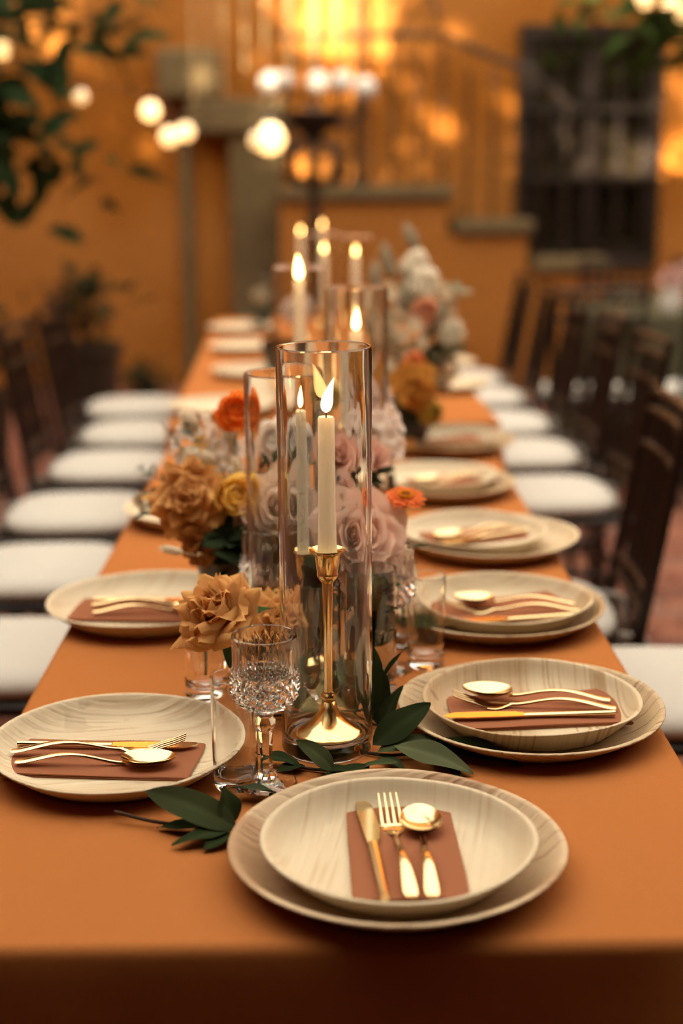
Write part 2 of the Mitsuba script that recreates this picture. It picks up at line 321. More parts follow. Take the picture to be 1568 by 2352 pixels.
def cushion_mesh():
    n = 40; th = np.arange(n) * 2 * PI / n
    def ring(r, z):
        c, s = np.cos(th), np.sin(th); e = 0.62
        return np.stack([r * np.sign(c) * np.abs(c) ** e, r * np.sign(s) * np.abs(s) ** e, np.full(n, z)], -1)
    prof = [(0.0005, 0.0), (0.15, 0.0), (0.19, 0.004), (0.201, 0.014), (0.203, 0.022), (0.199, 0.034), (0.18, 0.046), (0.14, 0.052), (0.07, 0.055), (0.0005, 0.056)]
    return gridmesh(np.stack([ring(r, z) for r, z in prof]), False, True)
cm = cushion_mesh(); cm.fix_normals(); cm.vertices = cm.vertices * [1, 0.96, 1] + [0, 0.026, 0]
CU = P(cm, 'cushion', True)
TIE = [P(tube(spl([(s * 0.150, -0.160, 0.02), (s * 0.152, -0.19, 0.016), (s * 0.150, -0.217, 0.004), (s * 0.148, -0.222, -0.05)], 5), 0.005, 6), 'cushion', 50) for s in (-1, 1)]
def chair(x, y, deg, label, clabel, grp):
    A = T().translate([x, y, 0]).rotate([0, 0, 1], deg)
    c = thing('chiavari_chair', label, 'chair', grp[0])
    for nm, ds in CH.items():
        for d in ds: put(c, nm, d, at=A)
    A2 = T().translate([x, y, 0.4406]).rotate([0, 0, 1], deg)
    q = thing('seat_cushion', clabel, 'cushion', grp[1])
    put(q, 'pad', CU, at=A2)
    for d in TIE: put(q, 'tie', d, at=A2)
ordn = ['nearest', 'second nearest', 'third nearest', 'fourth nearest', 'fifth nearest', 'sixth nearest', 'seventh nearest']
rg = np.random.default_rng(11)
for i, (x, y) in enumerate([(-0.665, 1.60), (-0.71, 2.215), (-0.725, 2.80), (-0.72, 3.44), (-0.72, 4.03), (-0.80, 4.62)]):
    chair(x, y, -90 + rg.uniform(-3, 3), f'dark mahogany chiavari chair, {ordn[i]} in the left row along the orange table', f'white seat cushion on the {ordn[i]} chair left of the orange table', ('dark chairs along the left side of the table', 'white cushions along the left side of the table'))
for i, (x, y) in enumerate([(0.64, 1.37), (0.435, 1.86), (0.655, 2.98), (0.66, 3.60), (0.655, 4.18), (0.645, 4.81), (0.62, 5.36)]):
    chair(x, y, 90 + rg.uniform(-3, 3), f'dark mahogany chiavari chair, {ordn[i]} in the right row along the orange table', f'white seat cushion on the {ordn[i]} chair right of the orange table', ('dark chairs along the right side of the table', 'white cushions along the right side of the table'))
chair(1.10, 4.94, 0, 'dark chiavari chair at the near corner of the olive table', 'white cushion at the near corner of the olive table, glimpsed between spindles', ('dark chairs around the olive table', 'white cushions around the olive table'))
chair(1.64, 4.94, 0, 'dark chiavari chair in front of the olive table, at the frame edge', 'white cushion in front of the olive table, cut by the frame edge', ('dark chairs around the olive table', 'white cushions around the olive table'))
for i, (x, w) in enumerate([(1.55, 'left'), (2.05, 'right')]):
    chair(x, 6.35, 180, f'dark chiavari chair behind the olive table, {w} of the two with backs to the stair', f'white cushion on the {w} chair behind the olive table', ('dark chairs around the olive table', 'white cushions around the olive table'))

# ------------------------------------------------------------------ plates, napkins, cutlery
def plate(D, h, var, seed):
    R = D / 2; rg = np.random.default_rng(seed)
    prof = [(0.0004, 0), (R * 0.70, 0), (R * 0.78, 0.002), (R * 0.90, h * 0.55), (R * 0.965, h - 0.004), (R * 0.995, h - 0.0025), (R, h - 0.001), (R * 0.995, h), (R * 0.975, h), (R * 0.955, h - 0.001),
            (R * 0.93, h * 0.8), (R * 0.87, h * 0.48), (R * 0.79, 0.0075), (R * 0.70, 0.005), (R * 0.4, 0.0045), (0.0004, 0.0045)]
    r, z = np.array(prof).T; n = 72; th = np.arange(n) * 2 * PI / n
    a, b = rg.uniform(0, 6, 2)
    warp = 0.0016 * np.sin(2 * th + a) + 0.0012 * np.sin(3 * th + b)
    X = np.stack([r[None] * np.cos(th)[:, None], r[None] * np.sin(th)[:, None], z[None] + np.maximum(warp, -0.001)[:, None] * (r[None] / R) ** 3 * (z[None] > 0.006)], -1)
    m = gridmesh(X, True); m.fix_normals()
    uv = m.vertices[:, :2] + rg.uniform(0, 3, 2)
    return mikit.ply(m, f'm_palm_{var}', True, uv=uv)
def spoon_parts(L=0.173):
    # lies along +x: handle end at x=0, bowl tip at x=L
    hx = np.linspace(0, 0.118, 26); t = hx / 0.118
    hz = 0.004 + 0.009 * np.sin(PI * np.clip(t * 1.05, 0, 1)) ** 1.5 - 0.002 * t
    w = 0.0026 + 0.0042 * (1 - smooth_np(0.0, 0.75, t)) * np.minimum(1, 0.55 + 8 * t)
    hd = tube(np.c_[hx, hx * 0, hz], w, 10, flat=0.0014 + 0.0006 * t)
    nu, nv = 10, 28; rr = np.linspace(0, 1, nu); a = np.arange(nv) * 2 * PI / nv
    ax, ay, cx = 0.030, 0.0205, 0.143
    def surf(dz, g):
        x = cx + g * ax * rr[:, None] * np.cos(a)[None]; yy = g * ay * rr[:, None] * np.sin(a)[None] * (1 + 0.12 * np.cos(a)[None] * -1)
        z = 0.0095 - 0.0085 * (1 - rr[:, None] ** 2.2) + 0 * a[None] + dz
        return np.stack([x, yy, z], -1)
    top, bot = surf(0.0008, 0.97), surf(-0.0008, 1.0)
    bowl = gridmesh(np.vstack([top, bot[::-1]]), False, True); bowl.fix_normals()
    return [('handle', hd), ('bowl', bowl)]
def smooth_np(a, b, x):
    t = np.clip((x - a) / (b - a), 0, 1); return t * t * (3 - 2 * t)
def fork_parts(L=0.19):
    hx = np.linspace(0, 0.122, 26); t = hx / 0.122
    hz = 0.004 + 0.009 * np.sin(PI * np.clip(t * 1.05, 0, 1)) ** 1.5 - 0.002 * t
    w = 0.0026 + 0.0042 * (1 - smooth_np(0.0, 0.75, t)) * np.minimum(1, 0.55 + 8 * t)
    out = [('handle', tube(np.c_[hx, hx * 0, hz], w, 10, flat=0.0014 + 0.0006 * t))]
    zc = lambda s: 0.0035 - 0.004 * np.sin(np.clip((s - 0.118) / 0.045, 0, 1) * PI) + 0.010 * np.clip((s - 0.150) / 0.04, 0, 1) ** 1.6
    s = np.linspace(0.118, 0.148, 10); hw = 0.003 + 0.009 * smooth_np(0.118, 0.138, s)
    out.append(('head', tube(np.c_[s, s * 0, zc(s)], hw, 12, flat=0.0011)))
    for k in range(4):
        s = np.linspace(0.144, 0.190, 14); y = (k - 1.5) * 0.0062 * (1 - 0.06 * (s - 0.144) / 0.046)
        out.append(('tine', tube(np.c_[s, y, zc(s)], np.linspace(0.0021, 0.0009, 14), 8, flat=np.linspace(0.0011, 0.0008, 14))))
    return out
def knife_parts(L=0.2):
    hx = np.linspace(0, 0.105, 20); t = hx / 0.105
    hd = tube(np.c_[hx, hx * 0, 0.004 + 0 * hx], np.minimum(0.0068, 0.004 + 0.03 * hx) - 0.002 * t, 12, flat=0.0032 - 0.0012 * t)
    edge = [(0.100, -0.004), (0.112, -0.0065)]
    edge += [(0.112 + i * 0.0016, -0.0075 - 0.0012 * math.sin(i / 40 * PI) - 0.0006 * (i % 2)) for i in range(46)]
    edge += [(0.191, -0.004), (0.198, 0.001), (0.200, 0.005), (0.196, 0.0075), (0.17, 0.0085), (0.125, 0.0065), (0.100, 0.0045)]
    bl = trimesh.creation.extrude_polygon(Polygon(edge), 0.0014, engine='earcut'); bl.vertices += [0, 0, 0.0033]
    return [('handle', hd), ('blade', bl)]
CUT = {nm: [(a, P(b, 'gold', 40)) for a, b in fn()] for nm, fn in (('spoon', spoon_parts), ('fork', fork_parts), ('knife', knife_parts))}
def napkin_mesh(w, h, seed, lift=0.0):
    """one napkin folded over on itself: a flat loop of cloth, slightly wavy"""
    rg = np.random.default_rng(seed); p1, p2 = rg.uniform(0, 6, 2)
    loop = [(-w / 2, 0.0004)] + [(x, 0.0) for x in np.linspace(-w / 2 + 0.004, w / 2 - 0.003, 14)] + [(w / 2 - 0.001, 0.0008), (w / 2, 0.0022), (w / 2 - 0.001, 0.0036)]
    loop += [(x, 0.0042) for x in np.linspace(w / 2 - 0.003, -w / 2 + 0.002, 14)] + [(-w / 2 - 0.002, 0.0040), (-w / 2 - 0.002, 0.0028), (-w / 2 + 0.004, 0.0024), (w / 2 - 0.02, 0.0024), (w / 2 - 0.02, 0.0018), (-w / 2 + 0.003, 0.0018), (-w / 2, 0.0014)]
    lp = np.array(loop); ys = np.linspace(-h / 2, h / 2, 14)
    X = np.zeros((14, len(lp), 3))
    for i, y in enumerate(ys):
        wv = 0.0012 * np.sin(y * 40 + p1) * np.sin(lp[:, 0] * 30 + p2) + lift * np.clip((lp[:, 0] / w + 0.1), 0, 1) ** 2 * (0.5 + y / h)
        X[i] = np.c_[lp[:, 0] + 0.001 * math.sin(y * 55 + p2), np.full(len(lp), y) + 0.0015 * np.sin(lp[:, 0] * 25), lp[:, 1] + np.maximum(wv, 0) * (lp[:, 1] > 0.001)]
    g = gridmesh(X, False, True)
    n = len(lp); v = np.vstack([g.vertices, X[0].mean(0)[None], X[-1].mean(0)[None]])
    m = M(v, g.faces); 
    caps = []
    for b in (0, 13):
        t = trimesh.creation.triangulate_polygon(Polygon(lp), engine='earcut')[1]
        if len(t) and t.max() < n: caps.append(t + b * n)
    m = M(g.vertices, np.vstack([g.faces] + caps)); m.fix_normals(); return m
def laid(kind, a, b, label, grp):
    """cutlery with its handle end at a, its tip end at b"""
    a, b = np.array(a, float), np.array(b, float); d = b - a
    yaw, pit = math.degrees(math.atan2(d[1], d[0])), math.degrees(math.atan2(d[2], math.hypot(d[0], d[1])))
    A = T().translate(a.tolist()).rotate([0, 0, 1], yaw).rotate([0, 1, 0], -pit)
    t = thing(kind, label, kind, grp)
    for nm, dd in CUT[kind]: put(t, nm, dd, at=A)
PLY = {}
def setplate(name, D, h, var, seed, x, y, z, rot, label, grp):
    key = (D, h, var, seed)
    if key not in PLY: PLY[key] = plate(*key)
    solo(name, PLY[key], label, 'plate', grp, at=T().translate([x, y, z]).rotate([0, 0, 1], rot))
Z0 = TZ + 0.0005
ZC, ZI = Z0, Z0 + 0.0055            # on the cloth, on a charger
G1, G2, G3 = 'palm leaf charger plates', 'palm leaf dinner plates', 'folded terracotta napkins'
where = {'F': 'at the near end of the table', 'R1': 'right of the leafy brass candlestick', 'R2': 'right of the clear tumbler', 'R3': 'beside the orange zinnia', 'R4': 'behind the orange zinnia', 'R5': 'beside the far mustard rose', 'R6': 'right side, beside the far flowers', 'R7': 'right side, last before the wall end',
         'L1': 'left of the cut crystal goblet', 'L2': 'left of the front gold rose', 'L3': 'left, half hidden by the gold roses', 'L4': 'left, behind the orange ranunculus', 'L5': 'third from the far left end', 'L6': 'second from the far left end', 'L7': 'at the far left end'}
CHG = [('F', 0.313, 3, 21, 0.054, 0.140, 12), ('R1', 0.308, 2, 22, 0.226, 0.486, 30), ('R2', 0.308, 1, 23, 0.233, 0.880, 70), ('R3', 0.308, 1, 24, 0.267, 1.282, 10), ('R4', 0.308, 2, 22, 0.216, 1.72, 100), ('R5', 0.308, 2, 24, 0.275, 2.17, 60)]
for w, D, var, sd, x, y, r in CHG:
    setplate('charger_plate', D, 0.026, var, sd, x, y, ZC, r, f'brown-grained palm leaf charger plate {where[w]}, under another plate', G1)
DIN = [('F', 0.2546, 0, 31, 0.055, 0.132, ZI, 80), ('R1', 0.2537, 1, 32, 0.227, 0.484, ZI, 88), ('R2', 0.2537, 1, 33, 0.244, 0.878, ZI, 5), ('R3', 0.2537, 0, 34, 0.240, 1.278, ZI, 40), ('R4', 0.2537, 0, 31, 0.208, 1.735, ZI, 120), ('R5', 0.2537, 0, 34, 0.27, 2.17, ZI, 0),
       ('R6', 0.262, 0, 33, 0.345, 3.08, ZC, 20), ('R7', 0.262, 0, 31, 0.35, 3.55, ZC, 20), ('L1', 0.282, 4, 35, -0.238, 0.388, ZC, 8), ('L2', 0.288, 0, 36, -0.271, 0.916, ZC, 60), ('L3', 0.282, 0, 35, -0.242, 1.50, ZC, 20), ('L4', 0.282, 0, 36, -0.287, 2.70, ZC, 0), ('L5', 0.285, 0, 35, -0.225, 3.39, ZC, 0), ('L6', 0.285, 0, 36, -0.28, 4.03, ZC, 60), ('L7', 0.285, 0, 35, -0.335, 4.66, ZC, 100)]
for w, D, var, sd, x, y, z, r in DIN:
    setplate('dinner_plate', D, 0.030 if z == ZI else 0.027, var, sd, x, y, z, r, f'round cream palm leaf dinner plate {where[w]}', G2)
NAP = [('F', 0.185, 0.102, 0.061, 0.147, ZI, 90, 0), ('R1', 0.20, 0.098, 0.236, 0.492, ZI, 4, 0.012), ('R2', 0.195, 0.105, 0.243, 0.883, ZI, 16, 0.012), ('R3', 0.18, 0.095, 0.25, 1.315, ZI, 20, 0.01), ('R4', 0.17, 0.09, 0.245, 1.76, ZI, 20, 0.008), ('R5', 0.17, 0.12, 0.28, 2.17, ZI, 20, 0.01), ('L1', 0.205, 0.094, -0.252, 0.377, ZC, -6, 0), ('L2', 0.18, 0.1, -0.285, 0.915, ZC, -6, 0)]
for i, (w, a, b, x, y, z, r, lift) in enumerate(NAP):
    solo('napkin', P(napkin_mesh(a, b, 40 + i, lift), 'napkin', 40), f'folded terracotta cloth napkin on the plate {where[w]}', 'napkin', G3, at=T().translate([x, y, z + 0.0048]).rotate([0, 0, 1], r))
zn, zr = ZC + 0.0048 + 0.0050, ZI + 0.0048 + 0.0050
LAY = {'F': [('knife', (0.039, 0.044, zr), (0.025, 0.243, zr)), ('fork', (0.062, 0.046, zr), (0.049, 0.235, zr)), ('spoon', (0.080, 0.046, zr), (0.079, 0.219, zr))],
       'R1': [('spoon', (0.322, 0.503, zr + 0.002), (0.150, 0.527, zr + 0.006)), ('fork', (0.325, 0.482, zr), (0.139, 0.507, zr + 0.002)), ('knife', (0.321, 0.466, zr), (0.121, 0.463, zr))],
       'R2': [('spoon', (0.345, 0.885, zr + 0.003), (0.174, 0.905, zr + 0.004)), ('fork', (0.348, 0.861, zr), (0.165, 0.870, zr + 0.002)), ('knife', (0.346, 0.840, zr), (0.150, 0.808, zr))],
       'R3': [('spoon', (0.320, 1.360, zr), (0.172, 1.270, zr)), ('fork', (0.335, 1.345, zr), (0.175, 1.243, zr)), ('knife', (0.343, 1.328, zr), (0.170, 1.230, zr))],
       'R4': [('spoon', (0.322, 1.80, zr), (0.170, 1.727, zr)), ('fork', (0.333, 1.782, zr), (0.164, 1.703, zr))],
       'L1': [('knife', (-0.352, 0.408, zn), (-0.153, 0.397, zn)), ('fork', (-0.354, 0.384, zn + 0.001), (-0.166, 0.386, zn + 0.005)), ('spoon', (-0.344, 0.358, zn), (-0.171, 0.355, zn))],
       'L2': [('knife', (-0.352, 0.952, zn), (-0.153, 0.945, zn)), ('fork', (-0.352, 0.930, zn), (-0.162, 0.93, zn)), ('spoon', (-0.345, 0.892, zn), (-0.172, 0.905, zn))]}
for w, items in LAY.items():
    for kd, a, b in items:
        laid(kd, a, b, f'polished gold {kd} on the terracotta napkin {where[w]}', f'gold {kd}s')
#@@PART2
# ------------------------------------------------------------------ glass, candles
def hurricane(r, h, base=0.016, t=0.0032):
    """clear glass cylinder with a thick heavy bottom"""
    pr = [(0.0003, 0.0), (r - 0.006, 0.0), (r - 0.0015, 0.0015), (r, 0.006)] + [(r, z) for z in np.linspace(0.03, h - 0.002, 6)] + [(r - 0.0006, h - 0.0004), (r - t / 2, h), (r - t + 0.0006, h - 0.0004), (r - t, h - 0.002)]
    pr += [(r - t, z) for z in np.linspace(h - 0.03, base + 0.01, 6)] + [(r - t - 0.003, base + 0.003), (r - t - 0.010, base), (0.0003, base - 0.002)]
    return lathe(pr, 80)
def candle_set(x, y, hc, ht, rc, lean, where, glass=None, lit=True, burn=1.0, gx=0.0, gy=0.0):
    """brass candlestick of cup height hc with a lit taper up to ht, and the glass cylinder round it"""
    zb = TZ + (0.0165 if glass else 0.0)
    if glass:
        r, h = glass
        B0 = T().translate([x + gx, y + gy, TZ + 0.0004]); lb = f'tall clear glass cylinder {where}'
        if y < 1.3: solo('glass_cylinder', P(hurricane(r, h), 'glass', True), lb, 'glass cylinder', 'glass cylinders round the tapers', at=B0)
        else:
            gk = thing('glass_cylinder', lb, 'glass cylinder', 'glass cylinders round the tapers')
            th_ = np.arange(64) * 2 * PI / 64
            put(gk, 'wall', P(gridmesh(np.stack([np.stack([r * np.cos(th_), r * np.sin(th_), 0 * th_ + z], -1) for z in (0.006, h * 0.5, h - 0.001)]), False, True), 'pane', True), at=B0)
            put(gk, 'base', P(lathe([(0.0003, 0), (r - 0.003, 0), (r - 0.0005, 0.003), (r - 0.0005, 0.014), (0.0003, 0.015)], 48), 'glass', 40), at=B0)
            put(gk, 'rim', P(lathe([(r - 0.0026, h - 0.001), (r, h - 0.001), (r, h + 0.001), (r - 0.0013, h + 0.002), (r - 0.0026, h + 0.001), (r - 0.0026, h - 0.001)], 48), 'glass', 60), at=B0)
    A = T().translate([x, y, zb])
    c = thing('candlestick', f'slim brass candlestick {where}', 'candlestick', 'brass candlesticks')
    H = hc - (zb - TZ)
    put(c, 'foot', P(lathe([(0.0003, 0), (0.034, 0), (0.0365, 0.001), (0.0372, 0.003), (0.0365, 0.005), (0.034, 0.0065), (0.028, 0.010), (0.020, 0.0165), (0.0135, 0.024), (0.0095, 0.032), (0.0075, 0.040), (0.0003, 0.040)], 48), 'brass', True), at=A)
    put(c, 'stem', P(lathe([(0.0003, 0.036), (0.0062, 0.038), (0.0066, 0.041), (0.0085, 0.043), (0.0088, 0.046), (0.0070, 0.049), (0.0048, 0.052), (0.0046, 0.10), (0.0056, H - 0.05), (0.0058, H - 0.036), (0.0003, H - 0.034)], 32), 'brass', 50), at=A)
    put(c, 'cup', P(lathe([(0.0003, H - 0.037), (0.0062, H - 0.037), (0.0085, H - 0.034), (0.0112, H - 0.030), (0.0118, H - 0.027), (0.0112, H - 0.025), (0.0125, H - 0.016), (0.0140, H - 0.006), (0.0185, H - 0.001), (0.0195, H), (0.0190, H + 0.001), (0.0135, H - 0.001), (0.0112, H - 0.006), (0.0112, H - 0.022), (0.0003, H - 0.023)], 40), 'brass', 50), at=A)
    L = ht - hc + 0.018
    t = thing('taper_candle', f'ivory taper candle burning {where}', 'candle', 'ivory taper candles')
    B = T().translate([x, y, zb + H - 0.0225])
    put(t, 'wax', P(lathe([(0.0003, 0), (0.0108, 0), (0.0108, 0.02), (rc + 0.0008, 0.03), (rc, L * 0.5), (rc - 0.0004, L - 0.002), (rc - 0.0014, L), (rc * 0.5, L - 0.0012), (0.0003, L - 0.003)], 32), 'wax', 50), at=B)
    put(t, 'wick', P(tube([(0, 0, L - 0.004), (0.0002, 0, L + 0.004), (0.0012 * lean, 0, L + 0.009)], 0.0007, 6), 'wick', True), at=B)
    fh = 0.030 * burn
    s = np.linspace(0, 1, 16); rr = 0.0056 * burn * np.sin(PI * s ** 0.62) ** 0.9 * (1 - 0.35 * s) + 0.0001
    fl = tube(np.c_[lean * 0.010 * s ** 1.7, s * 0, L + 0.004 + fh * s], rr, 12)
    put(t, 'flame', {**mikit.ply(fl, 'm_wick', True), 'emitter': {'type': 'area', 'radiance': rgb(0.72, 0.40, 0.125)}}, at=B)
candle_set(-0.008, 0.419, 0.230, 0.380, 0.0092, 0.9, 'nearest the camera, above the laurel sprigs', (0.0505, 0.450), burn=1.25, gx=-0.002)
candle_set(-0.046, 0.665, 0.163, 0.346, 0.0092, 0.2, 'just behind the nearest one, left of it', (0.0495, 0.386), burn=0.85, gx=-0.014, gy=0.02)
candle_set(0.040, 1.15, 0.235, 0.388, 0.0100, 0.2, 'in the middle of the table, among the flowers', (0.0490, 0.453), burn=1.15)
candle_set(-0.055, 1.55, 0.245, 0.437, 0.0100, -0.2, 'among the flowers, left of the table centre', (0.0490, 0.457), burn=1.5)
for i, (x, y, h) in enumerate([(0.078, 2.92, 0.415), (-0.010, 3.12, 0.412), (-0.096, 4.33, 0.415), (-0.016, 4.95, 0.415)]):
    candle_set(x, y, 0.235, h - 0.012, 0.0100, 0.1, 'out of focus ' + ['beside the far white flowers', 'left of the far white flowers', 'near the far end, leftmost', 'at the far end, below the lamp post'][i], (0.049, 0.45) if i < 2 else None, burn=0.9)

def goblet(x, y, where, sc=1.0):
    """cut crystal goblet: fluted upper bowl, diamond-cut lower bowl, faceted knop stem"""
    n = 240
    g = thing('crystal_goblet', f'cut crystal goblet with a diamond-cut bowl, {where}', 'goblet', 'cut crystal goblets')
    A = T().translate([x, y, TZ + 0.0004]).scale([sc, sc, sc])
    zs = np.concatenate([[0.0795, 0.080], np.linspace(0.082, 0.127, 52), np.linspace(0.129, 0.1635, 9)])
    def ro(z):
        return np.interp(z, [0.0795, 0.082, 0.087, 0.094, 0.102, 0.112, 0.120, 0.135, 0.1635], [0.008, 0.013, 0.0235, 0.0320, 0.0360, 0.0368, 0.0360, 0.0335, 0.0338])
    out = [(0.0003, 0.0795)] + [(ro(z), z) for z in zs] + [(0.0333, 0.1648), (0.0325, 0.1652), (0.0316, 0.1645)]
    inn = [(ro(z) - (0.0022 if z > 0.12 else 0.0036), z) for z in np.linspace(0.160, 0.090, 16)] + [(0.008, 0.0865), (0.0003, 0.086)]
    prof = out + inn; no = len(out)
    def cut(th, z, k):
        low = smooth_np(0.080, 0.088, z) * (1 - smooth_np(0.122, 0.127, z)) * (k < no - 3)
        up = smooth_np(0.126, 0.131, z) * (1 - smooth_np(0.150, 0.158, z)) * (k < no - 3)
        tri = lambda q: np.abs(2 * (q - np.floor(q + 0.5)))
        a, b = tri(15 * th / (2 * PI) + (z - 0.08) * 72), tri(15 * th / (2 * PI) - (z - 0.08) * 72)
        return 1 - low * 0.13 * np.maximum(a, b) + low * 0.03 - up * 0.035 * np.abs(np.cos(9 * th))
    put(g, 'bowl', P(lathe(prof, n, cut), 'glass', 12), at=A)
    hexa = lambda th, z, k: 1 - 0.10 * np.abs(np.sin(3 * th)) + 0 * z
    put(g, 'stem', P(lathe([(0.0003, 0.008), (0.0105, 0.008), (0.0075, 0.013), (0.0062, 0.024), (0.0068, 0.045), (0.0082, 0.058), (0.0075, 0.061), (0.0105, 0.066), (0.0118, 0.069), (0.0105, 0.072), (0.0080, 0.0755), (0.0090, 0.0793), (0.0003, 0.0793)], 24, hexa), 'glass', 20), at=A)
    put(g, 'foot', P(lathe([(0.0003, 0), (0.031, 0), (0.0325, 0.0012), (0.0315, 0.0028), (0.024, 0.0038), (0.015, 0.0056), (0.0105, 0.0078), (0.0003, 0.0078)], 32, lambda th, z, k: 1 - 0.03 * np.abs(np.sin(8 * th)) + 0 * z), 'glass', 25), at=A)
goblet(-0.074, 0.326, 'in front, left of the brass candlestick')
goblet(0.068, 0.675, 'behind the dark-watered vase under the orange zinnia')
goblet(-0.090, 0.775, 'behind the front gold roses, half hidden', 1.0)
def tumbler(x, y, r, h, where, lab, base=0.012, t=0.0013):
    pr = [(0.0003, 0.0), (r * 0.86, 0.0), (r * 0.93, 0.0012), (r * 0.96, 0.005), (r * 0.97, h * 0.3), (r, h - 0.001), (r - t / 2, h), (r - t, h - 0.001), (r * 0.97 - t, h * 0.3), (r * 0.93 - t, base + 0.006), (r * 0.7, base + 0.001), (0.0003, base)]
    solo('glass_tumbler', P(lathe(pr, 56), 'glass', True), f'{lab} {where}', 'glass', 'clear straight tumblers', at=T().translate([x, y, TZ + 0.0004]))
tumbler(-0.106, 0.322, 0.0245, 0.122, 'between the left plate and the crystal goblet', 'thin clear straight-sided glass')
tumbler(0.119, 0.690, 0.0250, 0.122, 'standing free right of the dark-watered vase', 'thin clear straight-sided glass')
def bud_vase(x, y, r, h, lab, water=0.0, dark=False):
    k = solo('bud_vase', P(hurricane(r, h, 0.014, 0.0022), 'glass', True), lab, 'vase', None, at=T().translate([x, y, TZ + 0.0004]))
    if water:
        put(k, 'water', P(lathe([(0.0003, 0.0152), (r - 0.0030, 0.018), (r - 0.0028, water), (0.0003, water)], 48), 'water', 40), at=T().translate([x, y, TZ + 0.0004]))
    return k
bud_vase(-0.158, 0.580, 0.0255, 0.088, 'small clear glass vase under the front gold roses')
bud_vase(0.046, 0.600, 0.0305, 0.158, 'clear cylinder vase holding dark greenery in water, right of the tall glass', 0.088)
bud_vase(0.094, 0.765, 0.0170, 0.120, 'narrow clear bud vase holding the orange zinnia')
bud_vase(-0.020, 0.572, 0.0300, 0.150, 'clear cylinder vase full of dark stems directly behind the front candlestick')
def dark_vase(x, y, r, h, lab):
    pr = [(0.0003, 0), (r * 0.62, 0), (r * 0.66, 0.004), (r * 0.82, h * 0.35), (r, h * 0.8), (r * 0.98, h), (r * 0.92, h), (r * 0.9, h * 0.85), (r * 0.7, h * 0.4), (0.0003, h * 0.3)]
    solo('flower_bowl', P(lathe(pr, 48), 'bronze_vase', 40), lab, 'vase', None, at=T().translate([x, y, TZ + 0.0004]))
dark_vase(-0.135, 0.895, 0.060, 0.105, 'dark bronze bowl under the left flower arrangement, mostly hidden by leaves')
dark_vase(0.005, 0.960, 0.050, 0.120, 'dark bronze bowl under the dusty pink roses behind the brass candlestick')
dark_vase(0.180, 2.20, 0.065, 0.120, 'dark bronze bowl under the tall far flower arrangement')
dark_vase(-0.150, 3.42, 0.060, 0.110, 'dark bronze bowl under the farthest flower arrangement')

# ------------------------------------------------------------------ flowers and leaves
def petal(phi, L, w, r0, z0, a0, a1, pw=1.3, curl=0.0, ruf=0.0, seed=0, nu=7, nv=7, cup=0.0, tip=0.25, c0=(1, 1, 1), c1=(1, 1, 1), wild=0.0):
    u = np.linspace(-1, 1, nu)[None, :]; v = np.linspace(0, 1, nv)[:, None]
    vv = v * (1 - tip * u ** 2 * v)
    th = a0 + (a1 - a0) * v ** pw + curl * smooth_np(0.62, 1.0, v) * (0.55 + 0.45 * u ** 2)
    dv = np.diff(vv, axis=0, prepend=vv[:1])
    r = r0 + np.cumsum(np.sin(th) * dv * L, 0); z = z0 + np.cumsum(np.cos(th) * dv * L, 0)
    hw = w / 2 * np.clip(0.28 + 1.5 * v, 0, 1) ** 0.8 * (1 - (0.22 + 0.5 * wild) * v ** (5 - 2 * wild))
    dl = u * hw / np.maximum(np.abs(r), max(cup, w * 0.22))
    if ruf:
        q = np.stack([u * 1.9 + seed * 3.1 + 0 * v, v * 2.3 + seed * 1.7 + 0 * u, 0 * u * v + seed], -1)
        b = (nfbm(q, 3, seed=seed % 97) - 0.5) * 2
        r = r + ruf * L * b * v ** 1.5; z = z + ruf * L * 0.7 * (nfbm(q + 9.3, 3, seed=seed % 89) - 0.5) * 2 * v ** 1.5
    if wild:  # rims rolled back and folded lengthwise, as on a wilting rose
        roll = wild * w * 0.22 * np.abs(u) ** 3 * v
        r = r + roll * np.cos(th); z = z - roll * np.sin(th) - wild * w * 0.10 * np.sin(2.5 * u + seed) * v
    a = phi + dl
    X = np.stack([r * np.cos(a), r * np.sin(a), z], -1)
    m = gridmesh(X)
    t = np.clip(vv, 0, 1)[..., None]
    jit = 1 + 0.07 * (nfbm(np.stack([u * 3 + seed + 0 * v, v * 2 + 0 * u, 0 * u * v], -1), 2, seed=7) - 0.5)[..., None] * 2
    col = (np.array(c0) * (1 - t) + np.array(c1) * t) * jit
    return m, np.clip(col.reshape(-1, 3), 0, 1)
def put_mesh(t, name, m, col, pos, axis, roll=0.0, bsdf='petal', label=None):
    v = place(m.vertices, pos, axis, roll)
    return put(t, name, mikit.ply(M(v, m.faces), 'm_' + bsdf, True, color=col), label)
def stem_to(t, pos, axis, base, back, r=0.0016, m='stem', name='stem'):
    a = np.array(axis, float) / np.linalg.norm(axis); p = np.array(pos, float)
    q = p - a * back; b = np.array(base, float)
    k = q * 0.45 + b * 0.55 + [0, 0, 0.25 * abs(q[2] - b[2])]
    pts = [q, q - a * 0.02, k * 0.6 + q * 0.4, b]
    if abs(b[0] + 0.158) < 0.001: pts = [q, (q + [b[0], b[1], 0.862]) / 2 - [0, 0, 0.004], np.array([b[0] + 0.004, b[1], 0.846]), b]  # bends over the small vase's rim
    put(t, name, P(tube(spl(pts, 6), r, 6), m, 60))
